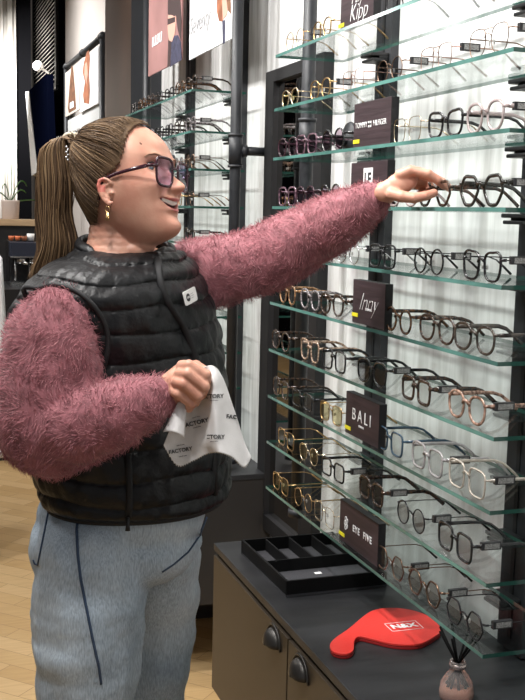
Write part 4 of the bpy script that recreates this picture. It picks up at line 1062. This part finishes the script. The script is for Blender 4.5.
fo = obj('wool_fluff', fq.mesh('wool_fluff', fix=False), [M_f1, M_f2, M_f3]); attach(fo, sw)

# ---- vest
VR = [(250, 84, 176, 0, .065, .2), (256, 74, 183, 0, .095, .25), (264, 60, 190, .0, .130, .32), (274, 46, 197, .0, .162, .36), (290, 31, 205, .0, .190, .38), (315, 21, 214, .0, .19, .38), (345, 24, 221, .0, .178, .34), (380, 27, 226, 0, .170, .30), (420, 31, 230, 0, .168, .25), (455, 36, 232, 0, .170, .2), (480, 42, 231, 0, .170, .18), (494, 46, 229, 0, .166, .15), (499, 52, 222, 0, .152, .15)]
SEAMS = [246, 259, 276, 297, 321, 347, 374, 402, 430, 457, 481, 500]
NVr, NVa = 230, 300
def vest_pt(y, a, off=0.):
    xl, xr, w, hd, sk = interp(VR, y); xc = (xl+xr)/2; hw_ = (xr-xl)/2*PXM
    c, s_ = math.cos(a), math.sin(a); e = .9
    lx = hw_*sgn(c, e); dz = hd*sgn(s_, e)
    base = V(xc, y, w); n = (R0*(c/hw_)+FH*(s_/hd)).normalized()
    return base+R0*lx+FH*(dz+sk*lx)+n*off, n
vm = MB(); vs = []
for i in range(NVr+1):
    y = 250+(499-250)*i/NVr
    for j in range(NVa):
        a = 2*PI*j/NVa
        # seams wander a little round the body
        ys2 = y+3.0*math.sin(a*2+1.1)+1.5*math.sin(a*5)+4*noise.noise(Vector((a*1.5, y*.02, 5)))
        k = max(0, min(len(SEAMS)-2, bisect.bisect_right(SEAMS, ys2)-1)); t_ = (ys2-SEAMS[k])/(SEAMS[k+1]-SEAMS[k]); t_ = min(max(t_, 0), 1)
        puff = (4*t_*(1-t_))**.36
        P, n = vest_pt(y, a)
        wr = noise.noise(Vector((a*9, y*.05, 0)))*.0035+noise.noise(Vector((a*24, y*.09, 3)))*.0028*(1.15-puff)+noise.noise(P*28)*.003
        edge = min(1, (499-y)/5)
        amp = 1+.9*max(0, min(1, (282-y)/15)); vs.append(P+n*((.0078*amp*puff-.004+wr)*edge))
fs = [(i*NVa+j, i*NVa+(j+1) % NVa, (i+1)*NVa+(j+1) % NVa, (i+1)*NVa+j) for i in range(NVr) for j in range(NVa)]
vm.add(vs, fs, 0, True)
M_vest = mat('black_quilted_nylon', (.0065, .0068, .0078), .42, bump=.3, bscale=60, spec=.35)
M_vt = mat('black_knit_trim', (.008, .008, .009), .7)
vest = obj('vest', vm.mesh('vest'), M_vest); attach(vest); s = vest.modifiers.new('s', 'SOLIDIFY'); s.thickness = .006; s.offset = -1
vbv = BVHTree.FromPolygons([Vector(v) for v in vm.v], vm.f)
def onvest(x, y, lift=.002):
    d = ray(x, y).normalized(); h = vbv.ray_cast(CAM, d)
    if h[0] is None: return V(x, y, -.12)
    n = h[1] if h[1].dot(d) < 0 else -h[1]; return h[0]+n*lift
# collar
cq = MB(); vs = []; nr, na = 26, 90
for i in range(nr+1):
    t_ = i/nr; y = 263-17*t_
    for j in range(na):
        a = 2*PI*j/na; c, s_ = math.cos(a), math.sin(a)
        xl, xr = 78+6*t_, 178-11*t_; hw_ = (xr-xl)/2*PXM; hd = .082-.012*t_
        t2 = (t_*3) % 1 if t_ < 1 else 1; puff = (4*t2*(1-t2))**.5*.006
        lift = t_*(.011*abs(c)-.006*c*abs(c)+.012*s_)
        P = V((xl+xr)/2, y, .0)+R0*(hw_+puff)*c+FH*((hd+puff)*s_+.25*hw_*c)+Vector((0, 0, lift-.006*t_+.004*noise.noise(Vector((a*3, t_*2, 1)))))
        vs.append(P)
fs = [(i*na+j, i*na+(j+1) % na, (i+1)*na+(j+1) % na, (i+1)*na+j) for i in range(nr) for j in range(na)]
cq.add(vs, fs, 0, True); o = cq.build('collar', M_vest, vest); s = o.modifiers.new('s', 'SOLIDIFY'); s.thickness = .010; s.offset = 0
cbv = BVHTree.FromPolygons([Vector(v) for v in cq.v], cq.f)
# armhole, hem, zip
aq = MB(); pts = [onvest(x, y, .002) for x, y in ((27, 297), (40, 289), (56, 286), (74, 291), (90, 302), (101, 317), (107, 334), (107, 352), (103, 368), (97, 383))]
aq.tube(smooth_loop(pts, 5)[:46], .0042, 8); aq.build('armhole_trim', M_vt, vest)
hq = MB(); hq.tube([vest_pt(497.5, 2*PI*j/90, -.001)[0] for j in range(90)], .0062, 8, closed=True); hq.build('hem', M_vt, vest)
zp = [(157, 259), (158, 272), (160, 286), (166, 301), (173, 313), (181, 325), (188, 340), (193, 356), (199, 380), (205, 410), (210, 440), (213, 470), (213, 494)]
zq = MB(); zl = [onvest(x, y, .003) for x, y in zp]; zq.tube(zl, 1, 6, flat=(.0065, .0030, R)); zq.build('front_zip', M_vt, vest)
zq = MB(); zq.tube(zl, .0013, 5); zq.build('zip_teeth', mat('zip_coil', (.03, .03, .032), .3, .4), vest)
pq = MB(); pl_ = [onvest(x, y, .0035) for x, y in ((127, 452), (129, 470), (129.5, 490), (129, 505), (128, 516))]; pq.tube(pl_, 1, 6, flat=(.006, .003, R)); pq.build('pocket_zip', M_vt, vest)
pq = MB(); p = pl_[-1]-F*.006; pq.tube([p, p-U*.012, p-U*.022], [.0035, .003, .0045], 8); pq.build('zip_pull', M_blk, vest)
# badge
bq = MB(); cor = [onvest(x, y, .005) for x, y in ((175, 296), (193, 288), (199.5, 297.5), (181.5, 306.5))]
cen = sum(cor, Vector())/4; bu = (cor[1]-cor[0]).normalized(); bu = (bu*.6+(R*.93+U*.36)*.4).normalized(); bn = (cor[1]-cor[0]).cross((cor[0]-cor[3])).normalized(); bu = (bu-bn*bu.dot(bn)).normalized(); bu = (bu-U*.06); bu = (bu-bn*bu.dot(bn)).normalized()
if bn.dot(F) > 0: bn = -bn
bv = bn.cross(bu).normalized()
if bv.dot(U) < 0: bv = -bv
BW, BH = .0225, .0120; cen = cen-F*.004
cor = []
for (sx, sy) in ((1, 1), (-1, 1), (-1, -1), (1, -1)):
    for k in range(5):
        a0 = {(1, 1): 0, (-1, 1): 90, (-1, -1): 180, (1, -1): 270}[(sx, sy)]; a_ = R_(a0+k*22.5); cor.append(cen+bu*(sx*(BW-.003)+.003*math.cos(a_))+bv*(sy*(BH-.003)+.003*math.sin(a_)))
bq.prism([c+bn*0 for c in cor], bn*.002); badge = bq.build('name_badge', M_white, vest)
q = MB(); q.prism([cen+bn*.002-bu*.0095+bu*(.0068*math.cos(2*PI*i/24))+bv*(.0068*math.sin(2*PI*i/24)) for i in range(24)], bn*.0005); 
q2 = MB()
for v_, l_ in ((.0035, .007), (-.0, .0085), (-.0035, .006)): q2.prism([cen+bn*.002+bu*a_+bv*(v_+b_) for a_, b_ in ((0, -.0005), (l_+.003, -.0005), (l_+.003, .0005), (0, .0005))], bn*.0004)
M3 = Matrix((bu, bv, bn)).transposed().to_4x4(); 
o = q.build('badge_logo', M_dtext); attach(o); o = q2.build('badge_print', M_gtext); attach(o)
me = text_mesh('EYES', .0048, extrude=.0001, bold=.0001); me.transform(Matrix.Translation(cen+bn*.0028-bu*.0095) @ M3); attach(obj('badge_lettering', me, M_white))

# ---- jeans
jm = MB()
def J(x, y, w, a, b, c): ell(jm, V(x, y, w), R0*(a*PXM), FH*b, Vector((0, 0, c)))
J(126, 487, 0, 80, .145, .07); J(122, 510, 0, 87, .155, .09); J(118, 540, 0, 88, .160, .08)
chain(jm, [(V(94, 555, -.085), .106), (V(90, 600, -.100), .103), (V(88, 640, -.105), .100), (V(86, 700, -.105), .088), (V(85, 770, -.09), .080), (V(85, 850, -.09), .078), (V(84, 920, -.09), .078)], .2)
chain(jm, [(V(152, 555, .080), .098), (V(153, 600, .105), .090), (V(149, 650, .11), .087), (V(144, 700, .11), .080), (V(135, 770, .09), .078), (V(131, 830, .09), .076), (V(128, 885, .09), .076)], .2)
J(60, 545, -.02, 30, .11, .07)
jme = remesh(jm, .0065, 6, 'jeans')
for v in jme.vertices:
    x_, y_ = proj(v.co)
    v.co += v.normal*(noise.noise(Vector((v.co.x*9, v.co.y*9, v.co.z*22)))*.0065+noise.noise(v.co*42)*.0015)
M_jean = bpy.data.materials.new('washed_denim'); M_jean.use_nodes = True
nt = M_jean.node_tree; b = nt.nodes['Principled BSDF']; tc = nt.nodes.new('ShaderNodeTexCoord')
n1 = nt.nodes.new('ShaderNodeTexNoise'); n1.inputs['Scale'].default_value = 5; n1.inputs['Detail'].default_value = 6; nt.links.new(tc.outputs['Object'], n1.inputs['Vector'])
r1 = nt.nodes.new('ShaderNodeValToRGB'); r1.color_ramp.elements[0].position = .3; r1.color_ramp.elements[1].position = .72; r1.color_ramp.elements[0].color = (.22, .29, .37, 1); r1.color_ramp.elements[1].color = (.50, .57, .63, 1); nt.links.new(n1.outputs['Fac'], r1.inputs[0])
mp = nt.nodes.new('ShaderNodeMapping'); mp.inputs['Scale'].default_value = (5, 5, 1); nt.links.new(tc.outputs['Object'], mp.inputs[0])
n2 = nt.nodes.new('ShaderNodeTexNoise'); n2.inputs['Scale'].default_value = 90; n2.inputs['Detail'].default_value = 3; nt.links.new(mp.outputs[0], n2.inputs['Vector'])
mx = nt.nodes.new('ShaderNodeMix'); mx.data_type = 'RGBA'; mx.blend_type = 'OVERLAY'; mx.inputs[0].default_value = .6; nt.links.new(r1.outputs[0], mx.inputs[6]); nt.links.new(n2.outputs['Fac'], mx.inputs[7]); nt.links.new(mx.outputs[2], b.inputs['Base Color'])
b.inputs['Roughness'].default_value = .85
bp = nt.nodes.new('ShaderNodeBump'); bp.inputs['Strength'].default_value = .2; bp.inputs['Distance'].default_value = .004; nt.links.new(n2.outputs['Fac'], bp.inputs['Height']); nt.links.new(bp.outputs[0], b.inputs['Normal'])
jeans = obj('jeans', jme, M_jean); attach(jeans)
jbv = BVHTree.FromPolygons([v.co.copy() for v in jme.vertices], [tuple(p.vertices) for p in jme.polygons])
def onj(x, y, lift=.0006):
    d = ray(x, y).normalized(); h = jbv.ray_cast(CAM, d)
    if h[0] is None: return V(x, y, -.1)
    return h[0]+h[1]*lift
M_seam = mat('navy_seam', (.035, .06, .11), .8); M_st = mat('pale_stitch', (.45, .42, .36), .8)
def densify(p, n=6):
    out = []
    for a, c in zip(p, p[1:]): out += [(a[0]+(c[0]-a[0])*i/n, a[1]+(c[1]-a[1])*i/n) for i in range(n)]
    return out+[p[-1]]
def seam(name, p, m, r=.0012): q = MB(); q.tube([onj(x, y) for x, y in densify(p)], r, 5); return attach(q.build(name, m), jeans)
def fixp(o): return o
seam('side_seam', [(78, 512), (77, 530), (78, 555), (81, 580), (87, 610), (93, 640), (99, 668), (101, 684)], M_seam, .0026)
seam('pocket_seam', [(53, 490), (48, 515), (42, 545), (38, 565)], M_seam, .0020)
seam('pocket_bottom', [(33.5, 560), (35, 564), (38, 565)], M_seam, .0016)
seam('front_pocket_seam', [(80, 514), (95, 519), (112, 521), (124, 520)], M_seam, .0016)
seam('stitch_line', [(81, 518), (96, 523), (112, 525), (124, 524)], M_st, .0008)
seam('crotch_seam', [(207, 517), (200, 535), (188, 552), (174, 564), (162, 572)], M_seam, .0018)
q = MB(); ball(q, onj(83.5, 517.5), .0035); attach(q.build('rivet', mat('copper_rivet', (.35, .22, .15), .4, .9)), jeans)
# shoes
for nm, (x, y, w) in (('near', (84, 945, -.09)), ('far', (128, 905, .09))):
    a = foot[nm]; fw = (R0*.95-FH*.3).normalized(); sd = Vector((-fw.y, fw.x, 0)); q = MB(); base = Vector((a.x, a.y, 0))
    for k, (d, r, h) in enumerate(((-.04, .036, .05), (0, .038, .055), (.05, .040, .045), (.10, .044, .036), (.145, .042, .030), (.175, .034, .026))): ell(q, base+fw*d+Vector((0, 0, h*.95)), fw*.05, sd*r, Vector((0, 0, h*.9)))
    chain(q, [(base+Vector((0, 0, .06)), .042), (base+Vector((0, 0, .11)), .042)])
    me = remesh(q, .008, 3, 'shoe'); attach(obj('shoe', me, mat('white_trainer', (.6, .6, .6), .6)))

# ================================================================== POLISHING CLOTH in her fist
ROWSC = [  # (row of pixel points left to right with depth offsets)
 [(198, 372, -.232), (201, 369, -.236), (204, 367, -.236), (207, 366, -.236), (210, 365.5, -.238), (213, 366, -.238), (216, 368, -.236), (218, 370, -.232)],
 [(192, 384, -.222), (197, 382, -.226), (202, 382, -.224), (207, 381, -.236), (212, 379, -.250), (217, 378, -.246), (221, 379, -.236), (224, 381, -.226)],
 [(183, 402, -.240), (190, 403, -.228), (198, 404, -.222), (206, 403, -.238), (213, 401, -.262), (221, 400, -.252), (227, 400, -.238), (231, 401, -.226)],
 [(175, 419, -.246), (185, 422, -.232), (195, 424, -.226), (205, 424, -.244), (215, 422, -.270), (224, 421, -.256), (232, 421, -.240), (238, 422, -.226)],
 [(168, 434, -.250), (180, 440, -.236), (193, 443, -.230), (204, 442, -.248), (216, 440, -.276), (227, 439, -.262), (237, 440, -.244), (244, 442, -.228)],
 [(163.5, 445, -.252), (177, 465, -.240), (193, 460.5, -.234), (208, 453, -.250), (219, 452, -.280), (232, 457, -.268), (244, 467, -.248), (251, 457, -.230)],
]
NR, NC = len(ROWSC)-1, len(ROWSC[0])-1
def crom(p0, p1, p2, p3, t): return .5*((2*p1)+(p2-p0)*t+(2*p0-5*p1+4*p2-p3)*t*t+(-p0+3*p1-3*p2+p3)*t**3)
def cloth_px(u, v):
    """u,v in 0..1 -> (x, y, w)"""
    def row(i):
        r = ROWSC[min(max(i, 0), NR)]; U_ = u*NC; k = min(int(U_), NC-1); t = U_-k; g_ = lambda m: Vector(r[min(max(m, 0), NC)])
        return crom(g_(k-1), g_(k), g_(k+1), g_(k+2), t)
    V_ = v*NR; k = min(int(V_), NR-1); t = V_-k
    return crom(row(k-1), row(k), row(k+1), row(k+2), t)
def cloth(u, v): p = cloth_px(u, v); return V(p.x, p.y, p.z)
q = MB(); nu, nv = 96, 70; vs = []
for j in range(nv+1):
    for i in range(nu+1):
        v = j/nv; u = i/nu
        if j == nv: v += .008*(1 if i % 2 else -1)
        P = cloth(u, min(v, 1.0)); 
        if j == nv and i % 2: P = P-U*.0022
        vs.append(P+F*.0012*noise.noise(P*60))
q.add(vs, [(j*(nu+1)+i, j*(nu+1)+i+1, (j+1)*(nu+1)+i+1, (j+1)*(nu+1)+i) for j in range(nv) for i in range(nu)], 0, True)
# folded-over corner at the left
fc = [(186, 400, -.262), (183, 436, -.262), (179, 428, -.266), (163.5, 431, -.262), (171, 418, -.266)]
clo = q.build('polishing_cloth', mat('white_microfibre', (.70, .685, .68), .85, noise_amt=.08, scale=30, bump=.1, bscale=500)); s = clo.modifiers.new('s', 'SOLIDIFY'); s.thickness = .0008
tag(clo, 'white zigzag edged polishing cloth printed FACTORY held in the fist', 'cloth')
q = MB(); n = 14; vs = []; tl, tr_, bl, brr = Vector((178, 402, -.250)), Vector((187, 401, -.246)), Vector((163.5, 432, -.258)), Vector((184, 438, -.262))
for j in range(n+1):
    for i in range(n+1):
        u, v = i/n, j/n; p = tl.lerp(tr_, u).lerp(bl.lerp(brr, u), v); p.z -= .012*math.sin(PI*u)*v; p.y -= 5*math.sin(PI*u)*v*v*.6
        vs.append(V(*p))
q.add(vs, [(j*(n+1)+i, j*(n+1)+i+1, (j+1)*(n+1)+i+1, (j+1)*(n+1)+i) for j in range(n) for i in range(n)], 0, True)
fl_ = q.build('folded_corner', MATS['white_microfibre'], clo); s = fl_.modifiers.new('s', 'SOLIDIFY'); s.thickness = .0008
def solve_uv(x, y):
    best = min(((i/40, j/40) for i in range(41) for j in range(41)), key=lambda a: (cloth_px(*a).x-x)**2+(cloth_px(*a).y-y)**2)
    return best
def cloth_text(txt, x, y, size_px, rot, clip=None):
    me = text_mesh(txt, 1, extrude=0, bold=.03, spacing=1.02)
    bm = bmesh.new(); bm.from_mesh(me)
    if clip:
        bmesh.ops.bisect_plane(bm, geom=bm.verts[:]+bm.edges[:]+bm.faces[:], plane_co=(clip[0], 0, 0), plane_no=(clip[1], 0, 0), clear_outer=True)
    bmesh.ops.triangulate(bm, faces=bm.faces[:])
    for _ in range(1): bmesh.ops.subdivide_edges(bm, edges=[e for e in bm.edges if e.calc_length() > .16], cuts=3)
    cbv2 = clo_bvh; ca, sa = math.cos(rot), math.sin(rot)
    for v in bm.verts:
        lx, ly = v.co.x*size_px, -v.co.y*size_px
        d = ray(x+lx*ca-ly*sa, y+lx*sa+ly*ca).normalized(); h = cbv2.ray_cast(CAM, d)
        v.co = (h[0]-d*.0026) if h[0] is not None else V(x, y, -.24)
    bm.to_mesh(me); bm.free(); obj('printed_lettering', me, M_dtext, clo)
clo_bvh = BVHTree.FromPolygons([v.co.copy() for v in clo.data.vertices], [tuple(p.vertices) for p in clo.data.polygons])
cloth_text('FACTORY', 195.5, 423, 5.8, R_(-14))
cloth_text('FACTORY', 180.5, 450.5, 5.2, R_(-10))
cloth_text('FACTORY', 211, 396.5, 5.6, R_(-2), (-.9, -1))
cloth_text('FACTORY', 212, 437, 5.6, R_(0), (-.9, -1))
cloth_text('FACTORY', 239, 417.5, 5.6, R_(5), (0.1, 1))
for x, y, r_ in ((196, 417, -14), (180.5, 445, -10), (197, 427, -14), (183, 456, -10), (214, 400.5, 0), (214, 441.5, 0)):
    cloth_text('eyes & more', x, y, 1.5, R_(r_))

# ================================================================== LIGHT
def area(name, loc, target, sx, sy, power, col=(1, .98, .955), spread=180):
    l = bpy.data.lights.new(name, 'AREA'); l.shape = 'RECTANGLE'; l.size = sx; l.size_y = sy; l.energy = power; l.color = col; l.spread = math.radians(spread)
    o = bpy.data.objects.new(name, l); link(o); o.location = loc; d = Vector(target)-Vector(loc); o.rotation_euler = d.to_track_quat('-Z', 'Y').to_euler(); return o
for i, y in enumerate((1.0, 1.75, 2.5, 3.5, 4.4, 6.2)):
    area('ceiling_or_fill_spot', (.0, y, 2.93), (XW, y+.1, 1.45), .16, .16, (16.5, 16.5, 15.5, 12.5, 12.5, 15)[i], spread=110)
for x, y, p in ((-.6, .9, 11), (-.9, 2.6, 13), (-1.0, 4.6, 18), (-1.6, 7.5, 34)):
    area('ceiling_panel', (x, y, 2.95), (x, y, 0), .6, .6, p)
area('ceiling_or_fill_spot', (.4, 8.2, 2.9), (XW, 9.2, 2.3), .1, .1, 45, spread=80)  # added fill light that brightens the louvre slats
area('ceiling_or_fill_spot', (-1.5, 8.2, 2.95), (-.9, 9.6, 1.6), .2, .2, 18)  # added fill light for the curtain, set left to spare the black column
area('ceiling_or_fill_spot', (.2, 6.9, 3.0), (XW, 6.9, 2.3),   .15, .15, 8, spread=100)  # extra light put in to lift the dim warm plaster stretch
w = bpy.data.worlds.new('world'); bpy.context.scene.world = w; w.use_nodes = True
w.node_tree.nodes['Background'].inputs[0].default_value = (.92, .95, 1, 1); w.node_tree.nodes['Background'].inputs[1].default_value = .26
sc = bpy.context.scene; sc.view_settings.view_transform = 'Standard'; sc.view_settings.look = 'None'; sc.view_settings.exposure = 0; sc.view_settings.gamma = 1
